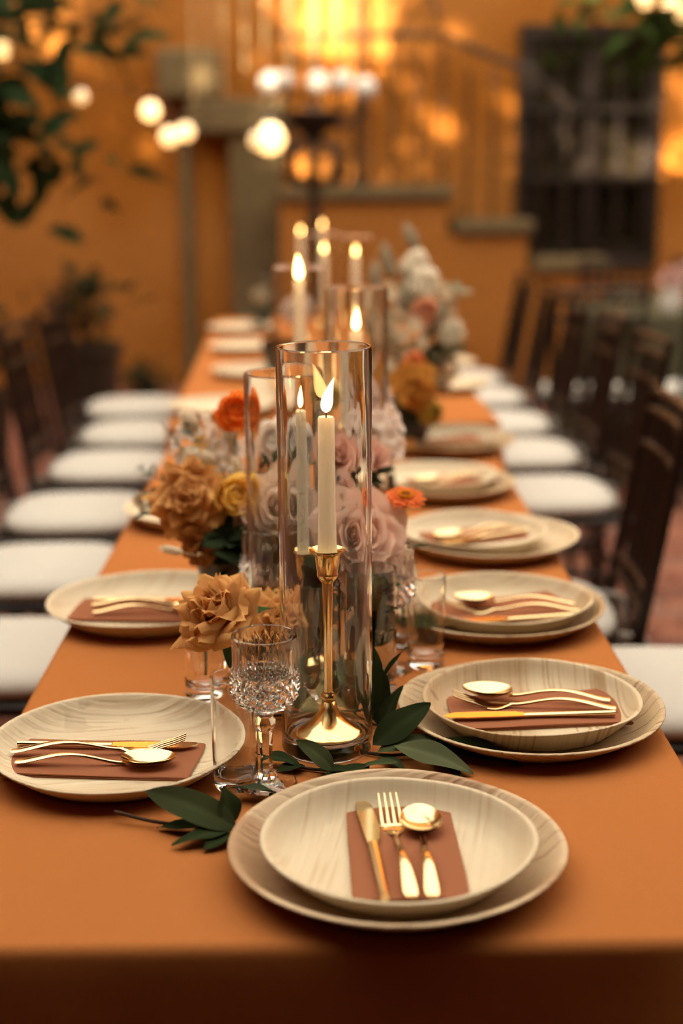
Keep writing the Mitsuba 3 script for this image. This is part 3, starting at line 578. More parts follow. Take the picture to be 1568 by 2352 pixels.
def rose(name, label, cat_, pos, R, axis, c0, c1, seed, n=26, opening=1.15, ruf=0.12, curl=0.7, base=None, res=7, group=None, leaf=True, wild=0.0):
    rg = np.random.default_rng(seed)
    t = thing(name, label, cat_, group)
    for i in range(n):
        s = i / (n - 1)
        L = R * (0.62 + 0.55 * s) * rg.uniform(0.92, 1.08); w = R * (0.62 + 0.95 * s) * rg.uniform(0.9, 1.1)
        a1 = -0.28 + (opening + 0.28) * s ** 1.15 + rg.uniform(-0.08, 0.08) * (1 + 4 * wild)
        a0 = 0.15 + 0.75 * s ** 1.2
        m, c = petal(i * 2.39996 + rg.uniform(-0.25, 0.25), L, w, R * (0.03 + 0.16 * s), -R * 0.42 * s - R * 0.1, a0, a1, 1.2, curl * (0.25 + 0.75 * s) * rg.uniform(0.5, 1.2), ruf * (0.4 + 0.8 * s), seed * 131 + i, res, res, R * (0.10 + 0.3 * s), 0.22,
                     np.array(c0) * rg.uniform(0.93, 1.05), np.array(c1) * rg.uniform(0.93, 1.05), wild)
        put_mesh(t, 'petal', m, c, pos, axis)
    cal = lathe([(0.0003, -R * 0.78), (R * 0.14, -R * 0.74), (R * 0.2, -R * 0.6), (R * 0.14, -R * 0.42), (0.0003, -R * 0.4)], 12)
    put(t, 'calyx', P(M(place(cal.vertices, pos, axis), cal.faces), 'stem', True))
    if base is not None: stem_to(t, pos, axis, base, R * 0.74)
    if leaf:
        for k in range(3):
            lm, lc = leaf_mesh(R * 1.1, R * 0.5, 0.3, 0.6, (0.035, 0.06, 0.022), seed + k)
            d = np.array([math.cos(k * 2.1 + seed), math.sin(k * 2.1 + seed), -0.25])
            put_leaf(t, lm, lc, np.array(pos) - frame(axis)[:, 2] * R * 0.75, frame(axis) @ d)
    return t
def leaf_mesh(L, w, fold=0.25, droop=0.4, col=(0.04, 0.07, 0.03), seed=0, nu=5, nv=11, pointy=1.0):
    rg = np.random.default_rng(seed)
    v = np.linspace(0, 1, nv)[:, None]; u = np.linspace(-1, 1, nu)[None]
    hw = w / 2 * np.maximum(np.sin(PI * np.clip(v, 0, 1) ** 0.85) ** (0.8 * pointy), 0.02)
    ang = droop * (v - 0.35) ** 1.0
    dx = np.cos(ang) * L / (nv - 1); dz = -np.sin(ang) * L / (nv - 1)
    cx = np.cumsum(dx, 0) - dx; cz = np.cumsum(dz, 0) - dz
    wav = 0.05 * w * np.sin(v * 9 + rg.uniform(0, 6)) * u
    X = np.stack([cx + 0 * u, u * hw + 0.06 * L * np.sin(v * 2.2 + rg.uniform(0, 6)) * v * rg.uniform(-1, 1), cz + np.abs(u) * hw * fold + wav], -1)
    t = (1 - 0.35 * np.exp(-(u / 0.18) ** 2))[..., None] * np.ones_like(v)[..., None]
    c = np.array(col)[None, None] * (1.0 + 0.9 * (1 - t)) * rg.uniform(0.85, 1.15)
    return gridmesh(X), np.clip(np.broadcast_to(c, X.shape).reshape(-1, 3), 0, 1)
def put_leaf(t, m, col, base, d, roll=0.0, name='leaf', label=None):
    d = np.array(d, float); d /= np.linalg.norm(d)
    up = np.array([0, 0, 1.0]) if abs(d[2]) < 0.95 else np.array([0, 1.0, 0])
    y = np.cross(up, d); y /= np.linalg.norm(y); z = np.cross(d, y)
    c, s = math.cos(roll), math.sin(roll); y, z = c * y + s * z, c * z - s * y
    v = m.vertices @ np.stack([d, y, z]) + np.array(base)
    return put(t, name, mikit.ply(M(v, m.faces), 'm_leaf', True, color=col), label)
toc = lambda pos, up=0.3, side=0.0: np.array([CAM[0] - pos[0], CAM[1] - pos[1], 0]) / math.hypot(CAM[0] - pos[0], CAM[1] - pos[1]) + np.array([side, 0, up])

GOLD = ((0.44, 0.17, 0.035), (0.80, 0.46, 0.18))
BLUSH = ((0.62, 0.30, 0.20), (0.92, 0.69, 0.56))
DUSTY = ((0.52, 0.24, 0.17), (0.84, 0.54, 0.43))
V1, V2, V3, V4, V5 = (0.046, 0.60, TZ + 0.03), (-0.135, 0.895, TZ + 0.05), (0.005, 0.96, TZ + 0.06), (0.18, 2.20, TZ + 0.06), (-0.15, 3.42, TZ + 0.06)
VB, VZ = (-0.158, 0.58, TZ + 0.03), (0.094, 0.765, TZ + 0.03)
def roses():
    for lab, pos, R, up, side, c, sd, n, op, ruf, cu, base in [
        ('large ruffled golden tan rose in front, above the small clear vase', (-0.138, 0.50, 0.898), 0.052, 1.35, -0.95, GOLD, 1, 30, 1.5, 0.22, 0.9, VB),
        ('ruffled golden tan rose seen through and behind the crystal goblet', (-0.070, 0.60, 0.848), 0.046, 1.5, 0.8, GOLD, 2, 26, 1.5, 0.2, 0.9, VB),
        ('golden tan rose at the left of the flower arrangement, spiral heart facing out', (-0.200, 0.85, 0.952), 0.052, 0.35, -0.25, GOLD, 3, 30, 1.35, 0.17, 0.8, V2),
        ('brownish drooping tan rose hanging under the left arrangement', (-0.182, 0.84, 0.880), 0.032, -0.5, -0.3, ((0.36, 0.15, 0.045), (0.52, 0.24, 0.08)), 4, 16, 1.3, 0.22, 0.8, V2),
        ('pale beige pink rose behind the two burning tapers', (-0.080, 0.86, 0.930), 0.066, 0.40, 0.0, ((0.66, 0.42, 0.29), (0.93, 0.76, 0.61)), 5, 26, 1.05, 0.07, 0.5, V2),
        ('large open blush pink rose right of the brass candlestick', (0.036, 0.72, 0.925), 0.066, 0.5, 0.15, BLUSH, 6, 32, 1.45, 0.08, 0.7, V1),
        ('dusty pink rose bud upper right of the front taper', (0.017, 0.92, 0.992), 0.044, 0.8, 0.3, DUSTY, 7, 16, 0.7, 0.06, 0.6, V3),
        ('small dusty pink rose peeking right of the tall glass', (0.060, 0.95, 0.988), 0.030, 0.9, 0.9, DUSTY, 8, 14, 0.9, 0.08, 0.6, V3),
        ('dusty pink rose low between the taper and the blush rose', (0.020, 0.86, 0.955), 0.036, 0.3, 0.1, ((0.60, 0.36, 0.28), (0.72, 0.48, 0.39)), 9, 14, 0.8, 0.06, 0.5, V3),
        ('mustard gold rose in the far arrangement, below the orange bloom', (0.187, 2.05, 0.929), 0.055, 0.4, 0.1, ((0.42, 0.17, 0.03), (0.60, 0.28, 0.06)), 10, 20, 1.3, 0.16, 0.7, V4)]:
        pos = np.array(pos)
        wl = 0.9 if ruf > 0.15 else 0.1
        rose('rose', lab, 'rose', pos, R, toc(pos, up, side), c[0], c[1], sd, n + int(12 * (wl > 0.5)), op, ruf, cu, base, 9 if pos[1] < 1.2 else 7, None, True, wl)
    for lab, pos, R, up, side, c, sd, base in [
        ('bright orange ranunculus bloom standing tall left of the glass cylinders', (-0.138, 0.95, 1.052), 0.031, 0.55, 0.0, ((0.74, 0.16, 0.014), (0.93, 0.29, 0.05)), 21, V2),
        ('golden yellow ranunculus beside the left tan rose', (-0.134, 0.85, 0.952), 0.031, 0.5, 0.2, ((0.84, 0.50, 0.06), (0.92, 0.66, 0.18)), 22, V2),
        ('cream white ranunculus seen between the cylinders, left of two', (-0.092, 1.0, 1.000), 0.037, 0.7, -0.2, ((0.86, 0.68, 0.56), (0.95, 0.89, 0.81)), 23, V3),
        ('cream white ranunculus behind the shorter taper, right of two', (-0.046, 1.0, 0.990), 0.036, 0.7, 0.1, ((0.86, 0.68, 0.56), (0.95, 0.89, 0.81)), 24, V3),
        ('pale yellow ranunculus beside the front flame', (0.006, 1.05, 1.056), 0.024, 0.5, 0.1, ((0.68, 0.50, 0.18), (0.80, 0.66, 0.34)), 25, V3),
        ('white round bloom at the top of the far arrangement', (0.212, 2.40, 1.167), 0.036, 0.6, 0.2, ((0.80, 0.74, 0.62), (0.92, 0.87, 0.77)), 26, V4),
        ('white round bloom, second from the top of the far arrangement', (0.230, 2.35, 1.125), 0.039, 0.5, 0.3, ((0.80, 0.74, 0.62), (0.92, 0.87, 0.77)), 27, V4),
        ('white round bloom at the right side of the far arrangement', (0.289, 2.30, 1.010), 0.036, 0.3, 0.6, ((0.74, 0.69, 0.56), (0.84, 0.79, 0.67)), 28, V4),
        ('peach pink bloom in the heart of the far arrangement', (0.223, 2.25, 1.067), 0.036, 0.4, 0.2, ((0.62, 0.24, 0.10), (0.76, 0.42, 0.27)), 29, V4),
        ('coral orange bloom above the mustard rose', (0.189, 2.10, 0.965), 0.030, 0.6, 0.0, ((0.66, 0.17, 0.04), (0.80, 0.32, 0.14)), 30, V4),
        ('dull yellow bloom low in the far arrangement', (0.226, 2.05, 0.862), 0.029, 0.3, 0.3, ((0.45, 0.27, 0.03), (0.56, 0.38, 0.08)), 31, V4),
        ('beige bloom left of the peach one', (0.150, 2.2, 1.000), 0.030, 0.5, -0.2, ((0.50, 0.37, 0.22), (0.62, 0.50, 0.34)), 32, V4),
        ('white bloom of the farthest arrangement, left of a taper', (-0.090, 3.30, 0.970), 0.050, 0.6, -0.2, ((0.70, 0.56, 0.46), (0.80, 0.70, 0.62)), 33, V5),
        ('small cream bloom at the far left of the farthest arrangement', (-0.208, 3.50, 1.005), 0.030, 0.5, -0.3, ((0.55, 0.46, 0.32), (0.68, 0.60, 0.45)), 34, V5)]:
        pos = np.array(pos)
        rg = np.random.default_rng(sd); t = thing('ranunculus', lab, 'flower')
        n = 26; ax = toc(pos, up, side)
        for i in range(n):
            s = i / (n - 1)
            L = R * (0.55 + 1.25 * s); w = R * (0.5 + 1.0 * s)
            m, c2 = petal(i * 2.39996 + rg.uniform(-0.2, 0.2), L, w, R * (0.03 + 0.22 * s), R * (0.05 - 0.95 * s), 0.5 + 1.05 * s, -0.75 + 0.55 * s + rg.uniform(-0.05, 0.05), 0.9, 0.15, 0.035, sd * 57 + i, 6, 7, R * (0.1 + 0.5 * s), 0.2, np.array(c[0]) * rg.uniform(0.9, 1.05), np.array(c[1]) * rg.uniform(0.93, 1.04))
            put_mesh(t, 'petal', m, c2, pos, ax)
        stem_to(t, pos, ax, base, R * 0.9)
roses()
# orange zinnia: rows of flat rounded rays round a yellow disc
def zinnia(name, lab, pos, R, ax, c0, c1, base, sd, rows=((14, 1.0, 1.75), (13, 0.85, 1.5), (10, 0.62, 1.2)), disc=True, leaves=True):
    rg = np.random.default_rng(sd); t = thing(name, lab, 'flower')
    for n, ln, a1 in rows:
        for i in range(n):
            m, c = petal(i * 2 * PI / n + rg.uniform(-0.1, 0.1) + ln, R * ln * 0.86 * rg.uniform(0.92, 1.06), R * 0.42 * (0.6 + 0.4 * ln), R * 0.14, R * 0.10 * (1.0 - ln), 1.15, a1 + rg.uniform(-0.1, 0.1), 1, 0.1, 0.05, sd * 31 + i, 5, 6, R * 0.5, 0.18, c0, np.array(c1) * rg.uniform(0.9, 1.08))
            put_mesh(t, 'petal', m, c, pos, ax)
    if disc:
        dm = lathe([(0.0003, -0.1 * R), (0.2 * R, -0.05 * R), (0.27 * R, 0.08 * R), (0.2 * R, 0.2 * R), (0.0003, 0.26 * R)], 16)
        put_mesh(t, 'disc', dm, np.tile([0.30, 0.06, 0.03], (len(dm.vertices), 1)), pos, ax)
        for i in range(16):
            a = i * 2 * PI / 16; fm = trimesh.creation.icosphere(1, R * 0.062); fm.vertices *= [1, 1, 1.3]
            fm.vertices += [0.31 * R * math.cos(a) * rg.uniform(0.8, 1), 0.31 * R * math.sin(a) * rg.uniform(0.8, 1), R * 0.23]
            put_mesh(t, 'floret', fm, np.tile([0.80, 0.42, 0.03], (len(fm.vertices), 1)), pos, ax)
    return t
pz = np.array((0.095, 0.755, 0.968))
t = zinnia('zinnia', 'orange zinnia with a yellow centre on its own green stem right of the blush rose', pz, 0.030, (0.1, -0.25, 1.0), (0.62, 0.10, 0.05), (0.80, 0.21, 0.06), VZ, 41)
put(t, 'stem', P(tube(spl([pz, pz + [-0.003, 0.002, -0.025], (0.084, 0.760, 0.915), (0.091, 0.765, 0.880), VZ], 6), 0.0023, 6), 'stem', 60))
lm, lc = leaf_mesh(0.040, 0.010, 0.3, 0.1, (0.05, 0.08, 0.05), 3); put_leaf(t, lm, lc, (0.087, 0.762, 0.900), (1, -0.1, 0.05))
lm, lc = leaf_mesh(0.035, 0.011, 0.3, 0.9, (0.03, 0.05, 0.02), 4); put_leaf(t, lm, lc, (0.088, 0.764, 0.893), (-0.7, -0.3, -0.3))
ps = np.array((-0.183, 0.90, 1.018))
t = zinnia('buttercup', 'tiny bright yellow flower on a thin stalk above the left tan rose', ps, 0.0125, toc(ps, 0.2, -0.3), (0.75, 0.33, 0.01), (0.86, 0.48, 0.03), V2, 42, ((5, 1.0, 1.3),), False)
stem_to(t, ps, toc(ps, 1.5), V2, 0.001, 0.0008)
pm = np.array((0.070, 0.93, 0.921))
t = zinnia('chrysanthemum', 'rust red and yellow pompon flower tucked behind the blush rose', pm, 0.024, toc(pm, 0.6, 0.4), (0.45, 0.20, 0.02), (0.42, 0.10, 0.02), V3, 43, ((14, 1.0, 1.5), (13, 0.85, 1.0), (10, 0.62, 0.6), (8, 0.4, 0.2)), False)
stem_to(t, pm, toc(pm, 0.6, 0.4), V3, 0.004)
pd = np.array((0.175, 2.02, 0.802))
t = zinnia('buttercup', 'small amber flower at the foot of the far arrangement', pd, 0.013, toc(pd, 0.4), (0.6, 0.22, 0.01), (0.75, 0.33, 0.02), V4, 44, ((6, 1.0, 1.3),), False)
stem_to(t, pd, toc(pd, 1.5), V4, 0.001, 0.0008)
# white stock: a spire of small crumpled florets
def stock(lab, pos, R, n, c0, c1, base, sd):
    rg = np.random.default_rng(sd); t = thing('stock_flower', lab, 'flower')
    for i in range(n):
        a = i * 2.4; h = (i / n - 0.5) * 1.9 * R; rr = R * 0.55 * math.sqrt(max(0.1, 1 - (h / R) ** 2))
        q = np.array(pos) + [rr * math.cos(a), rr * math.sin(a), h]
        ax = (math.cos(a), math.sin(a), 0.5)
        for j in range(5):
            m, c = petal(j * 1.2566 + i, R * 0.46, R * 0.50, R * 0.03, 0, 0.3, 1.4, 1, 0.4, 0.14, sd * 71 + i * 7 + j, 4, 5, R * 0.2, 0.2, c0, c1)
            put_mesh(t, 'petal', m, c, q, ax)
    put(t, 'stem', P(tube(spl([np.array(pos) + [0, 0, R * 0.8], pos, np.array(pos) * 0.5 + np.array(base) * 0.5 + [0, 0, 0.02], base], 5), 0.0022, 6), 'stem', 60))
stock('white crumpled stock blossom right of the tall glass, behind the dusty roses', (0.076, 1.10, 0.985), 0.046, 18, (0.80, 0.68, 0.60), (0.90, 0.82, 0.75), V3, 51)
stock('creamy white stock blossom at the upper left of the left arrangement', (-0.198, 0.97, 0.995), 0.044, 18, (0.78, 0.68, 0.58), (0.90, 0.84, 0.76), V2, 52)
stock('creamy white stock blossom low behind the tiny yellow flower', (-0.160, 0.965, 0.975), 0.040, 18, (0.78, 0.68, 0.58), (0.90, 0.84, 0.76), V2, 55)
stock('small burgundy blossom spike between the left flowers', (-0.109, 0.955, 0.966), 0.020, 10, (0.11, 0.03, 0.035), (0.22, 0.08, 0.085), V2, 53)
stock('pinkish white blossom spike in the middle of the table by the second flame', (0.085, 1.45, 0.985), 0.034, 12, (0.60, 0.45, 0.40), (0.76, 0.64, 0.58), (0.085, 1.5, TZ + 0.05), 54)
dark_vase(0.085, 1.50, 0.035, 0.08, 'small dark bronze pot under the pinkish blossom spike')
for i, (pos, lab) in enumerate([((0.135, 2.30, 1.075), 'upper left, beside the pale plumes'), ((0.265, 2.36, 1.070), 'upper right, under the second white bloom'), ((0.185, 2.22, 1.010), 'centre, under the peach bloom'), ((0.125, 2.20, 0.925), 'lower left, by the second flame'), ((0.262, 2.24, 0.935), 'lower right, over the yellow bloom')]):
    stock('beige dried blossom of the far arrangement, ' + lab, pos, 0.050, 12, (0.52, 0.41, 0.27), (0.72, 0.60, 0.43), V4, 56 + i)
# bunny-tail grasses
def bunny(lab, pos, ln, rad, ax, base, sd, c=(0.90, 0.81, 0.66)):
    rg = np.random.default_rng(sd); t = thing('bunny_tail_grass', lab, 'dried grass', 'cream bunny tail grasses' if False else None)
    b = lathe([(0.0003, -ln / 2), (rad * 0.55, -ln * 0.42), (rad * 0.9, -ln * 0.2), (rad * 0.85, ln * 0.1), (rad * 0.5, ln * 0.38), (0.0003, ln / 2)], 14)
    put_mesh(t, 'head', b, np.tile(np.array(c) * 0.8, (len(b.vertices), 1)), pos, ax)
    V, F, C = [], [], []
    for i in range(420):
        z = rg.uniform(-0.46, 0.5); a = rg.uniform(0, 2 * PI); r = rad * 0.85 * math.sqrt(max(0.02, 1 - (2 * abs(z)) ** 2.2))
        d = np.array([math.cos(a), math.sin(a), 1.0 + rg.uniform(0, 0.6)]); d /= np.linalg.norm(d)
        p0 = np.array([r * math.cos(a), r * math.sin(a), z * ln]); s = np.array([-math.sin(a), math.cos(a), 0]) * 0.00035
        k = len(V); V += [p0 - s, p0 + s, p0 + d * rad * rg.uniform(0.5, 1.0)]; F.append([k, k + 1, k + 2])
    put(t, 'hair', mikit.ply(M(place(np.array(V), pos, ax), F), 'm_petal', True, color=np.tile(c, (len(V), 1))), kind='stuff')
    stem_to(t, pos, ax, base, ln / 2, 0.0008, 'dry_stem')
for lab, pos, ln, rad, ax, base, sd in [
    ('fluffy cream bunny tail, topmost at the left of the arrangement', (-0.203, 0.95, 1.040), 0.034, 0.0115, (-0.5, 0, 0.6), V2, 61),
    ('fluffy cream bunny tail lying just above the left tan rose', (-0.186, 0.90, 0.998), 0.046, 0.0115, (-0.9, -0.2, 0.25), V2, 62),
    ('long cream grass plume standing under the orange ranunculus', (-0.150, 0.98, 1.010), 0.060, 0.0115, (-0.25, 0, 1), V2, 63),
    ('slim cream grass plume beside the yellow ranunculus', (-0.132, 0.90, 0.978), 0.040, 0.007, (-0.3, -0.1, 1), V2, 64),
    ('flat beige grass head sticking out low to the left over the cloth', (-0.213, 0.75, 0.902), 0.030, 0.006, (-1, -0.1, 0.25), V2, 65),
    ('slim cream grass head upright beside the pale yellow ranunculus', (0.012, 1.03, 1.010), 0.035, 0.006, (0.3, 0, 1), V3, 66)]:
    bunny(lab, np.array(pos), ln, rad, ax, base, sd)
for i, (pos, ln) in enumerate([((0.207, 2.5, 1.225), 0.07), ((0.148, 2.5, 1.17), 0.09), ((0.116, 2.45, 1.13), 0.08), ((0.175, 2.3, 1.10), 0.08), ((0.255, 2.3, 1.05), 0.07)]):
    bunny(['topmost pale plume rising over the far arrangement', 'pale feathery plume left of the top white bloom', 'leftmost pale feathery plume of the far arrangement', 'pale feathery plume between the white and beige blooms', 'pale feathery plume between the peach and right white bloom'][i], np.array(pos), ln, 0.016, (0.2 * (i - 2), 0, 1), V4, 70 + i, (0.50, 0.45, 0.34))
# eucalyptus and other sprays
def spray(name, lab, base, tip, n, L, w, col, sd, pointy=0.5, spread=1.0, stem='stem', droop=0.3):
    rg = np.random.default_rng(sd); t = thing(name, lab, 'foliage')
    b, e = np.array(base, float), np.array(tip, float)
    mid = (b + e) / 2 + [0, 0, 0.15 * np.linalg.norm(e - b)]
    path = spl([b, mid, e], 12); put(t, 'stem', P(tube(path, np.linspace(0.0016, 0.0008, len(path)), 6), stem, 60))
    ax = (e - b) / np.linalg.norm(e - b)
    for i in range(n):
        s = 0.25 + 0.75 * (i + 0.5) / n; q = path[int(s * (len(path) - 1))]
        a = i * 2.4 + rg.uniform(-0.4, 0.4); f = frame(ax)
        d = (f[:, 0] * math.cos(a) + f[:, 1] * math.sin(a)) * spread + ax * rg.uniform(0.3, 0.9)
        lm, lc = leaf_mesh(L * rg.uniform(0.75, 1.15), w * rg.uniform(0.8, 1.15), 0.15, droop, np.array(col) * rg.uniform(0.8, 1.2), sd * 17 + i, 5, 8, pointy)
        put_leaf(t, lm, lc, q, d, rg.uniform(-0.8, 0.8))
    return t
EU, DK = (0.10, 0.14, 0.125), (0.022, 0.034, 0.016)
for nm, lab, b, e, n, L, w, c, sd, po in [
    ('eucalyptus_sprig', 'thin blue-green eucalyptus sprig above the tiny yellow flower', V2, (-0.207, 0.92, 1.045), 9, 0.016, 0.011, EU, 81, 0.5),
    ('eucalyptus_sprig', 'fine eucalyptus sprig at the outer left of the arrangement', V2, (-0.245, 0.95, 1.040), 8, 0.013, 0.006, EU, 82, 0.6),
    ('eucalyptus_sprig', 'small eucalyptus sprig right of the front taper', V1, (0.004, 0.81, 1.012), 9, 0.014, 0.010, EU, 83, 0.5),
    ('rosemary_sprig', 'dark needle-leaved sprig sticking out at the left', V2, (-0.290, 1.0, 0.965), 26, 0.022, 0.004, (0.05, 0.065, 0.045), 84, 1.0),
    ('eucalyptus_sprig', 'broad grey-green leaves low at the left, over the half hidden plate', V2, (-0.290, 1.0, 0.900), 8, 0.040, 0.022, (0.10, 0.13, 0.115), 85, 0.6),
    ('rose_foliage', 'dark green rose leaves filling under the yellow ranunculus', V2, (-0.150, 0.83, 0.900), 16, 0.050, 0.030, DK, 86, 0.8),
    ('rose_foliage', 'dark green rose leaves under the left tan rose', V2, (-0.195, 0.87, 0.915), 12, 0.045, 0.026, DK, 87, 0.8),
    ('rose_foliage', 'dark green leaves behind the beige pink rose', V2, (-0.08, 0.93, 0.985), 14, 0.045, 0.026, DK, 88, 0.8),
    ('rose_foliage', 'dark green leaves under the blush rose in the cylinder vase', (0.046, 0.60, 0.785), (0.052, 0.61, 0.885), 64, 0.036, 0.022, DK, 89, 0.8),
    ('rose_foliage', 'dark green stems and leaves inside the clear vase behind the candlestick', (-0.020, 0.572, 0.778), (-0.020, 0.572, 0.925), 44, 0.034, 0.022, DK, 101, 0.8),
    ('rose_foliage', 'dark brown leaves behind the front candlestick, under the beige pink rose', V2, (-0.045, 0.80, 0.880), 20, 0.055, 0.032, (0.035, 0.028, 0.016), 102, 0.8),
    ('rose_foliage', 'dark green leaves between the front candlestick and blush rose', V3, (0.010, 0.82, 0.885), 20, 0.055, 0.032, DK, 103, 0.8),
    ('rose_foliage', 'dark green leaves among the dusty roses', V3, (0.05, 0.97, 0.955), 16, 0.045, 0.026, (0.035, 0.04, 0.02), 90, 0.8),
    ('rose_foliage', 'dark green leaves spilling low left of the arrangement', V2, (-0.115, 0.80, 0.865), 12, 0.050, 0.026, DK, 91, 0.8),
    ('statice_spray', 'dark brown seed spray right of the dusty roses', V3, (0.090, 0.98, 0.985), 14, 0.014, 0.006, (0.07, 0.045, 0.04), 92, 0.7),
    ('eucalyptus_sprig', 'grey-green eucalyptus branch at the upper right of the far arrangement', V4, (0.325, 2.4, 1.115), 14, 0.045, 0.026, (0.20, 0.20, 0.14), 93, 0.6),
    ('eucalyptus_sprig', 'grey-green eucalyptus branch up the middle of the far arrangement', V4, (0.190, 2.42, 1.150), 18, 0.050, 0.030, (0.19, 0.18, 0.12), 94, 0.6),
    ('rose_foliage', 'dark leaves in the base of the far arrangement', V4, (0.185, 2.08, 0.870), 16, 0.060, 0.034, (0.03, 0.028, 0.014), 95, 0.8),
    ('rose_foliage', 'dark leaves at the right of the far arrangement', V4, (0.265, 2.20, 0.985), 16, 0.060, 0.034, (0.05, 0.04, 0.02), 96, 0.8),
    ('eucalyptus_sprig', 'pale grey-green branch at the left of the far arrangement', V4, (0.110, 2.25, 1.045), 16, 0.050, 0.030, (0.24, 0.21, 0.14), 97, 0.6),
    ('rose_foliage', 'dark leaves at the left of the farthest arrangement', V5, (-0.225, 3.40, 0.950), 14, 0.060, 0.034, (0.03, 0.04, 0.03), 98, 0.8),
    ('eucalyptus_sprig', 'grey-blue branch rising from the farthest arrangement', V5, (-0.195, 3.55, 1.075), 12, 0.050, 0.030, (0.09, 0.08, 0.07), 99, 0.6)]:
    spray(nm, lab, b, e, n, L, w, c, sd, po)
ts = thing('strawflower', 'dried beige strawflower hanging at the outer left of the arrangement', 'flower')
for i in range(18):
    m, c = petal(i * 2.4, 0.020 * (0.6 + 0.4 * i / 18), 0.012, 0.003, 0, 0.4, 0.5 + i * 0.06, 1, 0.1, 0.05, 300 + i, 5, 6, 0.006, 0.3, (0.48, 0.38, 0.22), (0.64, 0.54, 0.38))
    put_mesh(ts, 'petal', m, c, (-0.275, 0.98, 0.915), toc((-0.275, 0.98), 0.5, -0.4))
stem_to(ts, (-0.275, 0.98, 0.915), toc((-0.275, 0.98), 0.5, -0.4), V2, 0.004, 0.0008, 'dry_stem')

# laurel sprigs on the cloth: leaf by leaf (stalk end -> tip)
def laurel(lab, stem_pts, leaves, sd):
    t = thing('laurel_sprig', lab, 'laurel sprig')
    put(t, 'stem', P(tube(spl(stem_pts, 6), 0.0018, 6), 'bark', 60))
    for i, (a, b, w, c, roll) in enumerate(leaves):
        a, b = np.array(a), np.array(b); L = np.linalg.norm(b - a)
        lm, lc = leaf_mesh(L, w, 0.22, 0.35, c, sd * 13 + i, 7, 15, 1.0)
        put_leaf(t, lm, lc, a, b - a, roll)
LD, LM, LP = (0.024, 0.034, 0.014), (0.050, 0.062, 0.028), (0.105, 0.118, 0.062)
laurel('laurel sprig with long dark leaves right of the candlestick, towards the right plate', [(0.032, 0.398, 0.763), (0.06, 0.388, 0.764), (0.10, 0.392, 0.765), (0.12, 0.39, 0.764)],
       [((0.040, 0.396, 0.772), (0.108, 0.430, 0.808), 0.036, LD, 0.5), ((0.044, 0.386, 0.768), (0.119, 0.402, 0.782), 0.026, LM, 0.2), ((0.063, 0.386, 0.776), (0.146, 0.336, 0.768), 0.034, LP, 0.3), ((0.103, 0.408, 0.772), (0.198, 0.352, 0.765), 0.034, LD, 0.2),
        ((0.102, 0.392, 0.764), (0.132, 0.330, 0.764), 0.020, LD, 0.0), ((0.046, 0.388, 0.764), (0.073, 0.350, 0.7635), 0.016, LM, 0)], 1)
laurel('laurel sprig lying under and in front of the tall glass cylinder', [(-0.05, 0.365, 0.7625), (-0.01, 0.352, 0.763), (0.035, 0.360, 0.763)],
       [((-0.004, 0.346, 0.765), (-0.042, 0.358, 0.797), 0.024, LM, -0.5), ((0.035, 0.358, 0.764), (-0.020, 0.328, 0.7635), 0.022, LD, 0), ((-0.034, 0.360, 0.764), (-0.066, 0.346, 0.766), 0.020, LD, 0), ((-0.02, 0.352, 0.764), (0.045, 0.336, 0.764), 0.020, LD, 0), ((0.027, 0.358, 0.764), (0.068, 0.356, 0.770), 0.016, LM, 0),
        ((-0.04, 0.362, 0.764), (-0.085, 0.380, 0.772), 0.024, LD, 0)], 2)
laurel('laurel sprig rising behind the tall glass cylinder at its right', [(0.03, 0.49, 0.7625), (0.045, 0.478, 0.764), (0.06, 0.462, 0.766)],
       [((0.050, 0.470, 0.766), (0.050, 0.470, 0.836), 0.030, LD, 0.3), ((0.052, 0.462, 0.766), (0.076, 0.470, 0.815), 0.026, LD, 0.2), ((0.046, 0.482, 0.766), (0.012, 0.495, 0.830), 0.030, LM, 0), ((0.03, 0.490, 0.766), (-0.020, 0.480, 0.800), 0.030, LD, 0)], 3)
rl = np.random.default_rng(77); LB = []
for i in range(22):
    a = np.array([rl.uniform(-0.075, 0.050), rl.uniform(0.484, 0.530), 0.766 + rl.uniform(0, 0.035)])
    b = a + np.array([rl.normal(0, 0.035), rl.uniform(-0.012, 0.012), rl.uniform(0.02, 0.075)])
    LB.append((a.tolist(), b.tolist(), rl.uniform(0.022, 0.034), LD if i % 3 else LM, rl.uniform(-0.6, 0.6)))
laurel('bushy dark laurel sprig standing directly behind the tall glass cylinder', [(-0.085, 0.51, 0.7625), (-0.02, 0.505, 0.768), (0.055, 0.51, 0.766)], LB, 7)
laurel('laurel sprig at the left, its thin stalk pointing to the left plate', [(-0.221, 0.237, 0.772), (-0.175, 0.224, 0.766), (-0.098, 0.212, 0.763)],
       [((-0.098, 0.205, 0.768), (-0.191, 0.240, 0.795), 0.037, LM, -0.5), ((-0.103, 0.219, 0.766), (-0.112, 0.230, 0.800), 0.026, LD, 0), ((-0.104, 0.205, 0.765), (-0.160, 0.178, 0.768), 0.024, LD, 0), ((-0.117, 0.210, 0.765), (-0.178, 0.216, 0.766), 0.022, LD, 0), ((-0.10, 0.2, 0.764), (-0.13, 0.170, 0.765), 0.02, LD, 0)], 4)
laurel('single laurel leaf lying at the foot of the crystal goblet', [(-0.052, 0.281, 0.7625), (-0.060, 0.285, 0.764), (-0.07, 0.287, 0.766)], [((-0.058, 0.284, 0.766), (-0.112, 0.287, 0.775), 0.030, (0.05, 0.065, 0.035), 0.3)], 5)
laurel('dark laurel leaf bending behind the free standing tumbler', [(0.075, 0.80, 0.7625), (0.078, 0.80, 0.776), (0.083, 0.788, 0.79)], [((0.083, 0.788, 0.79), (0.146, 0.735, 0.796), 0.036, LD, 0.2)], 6)

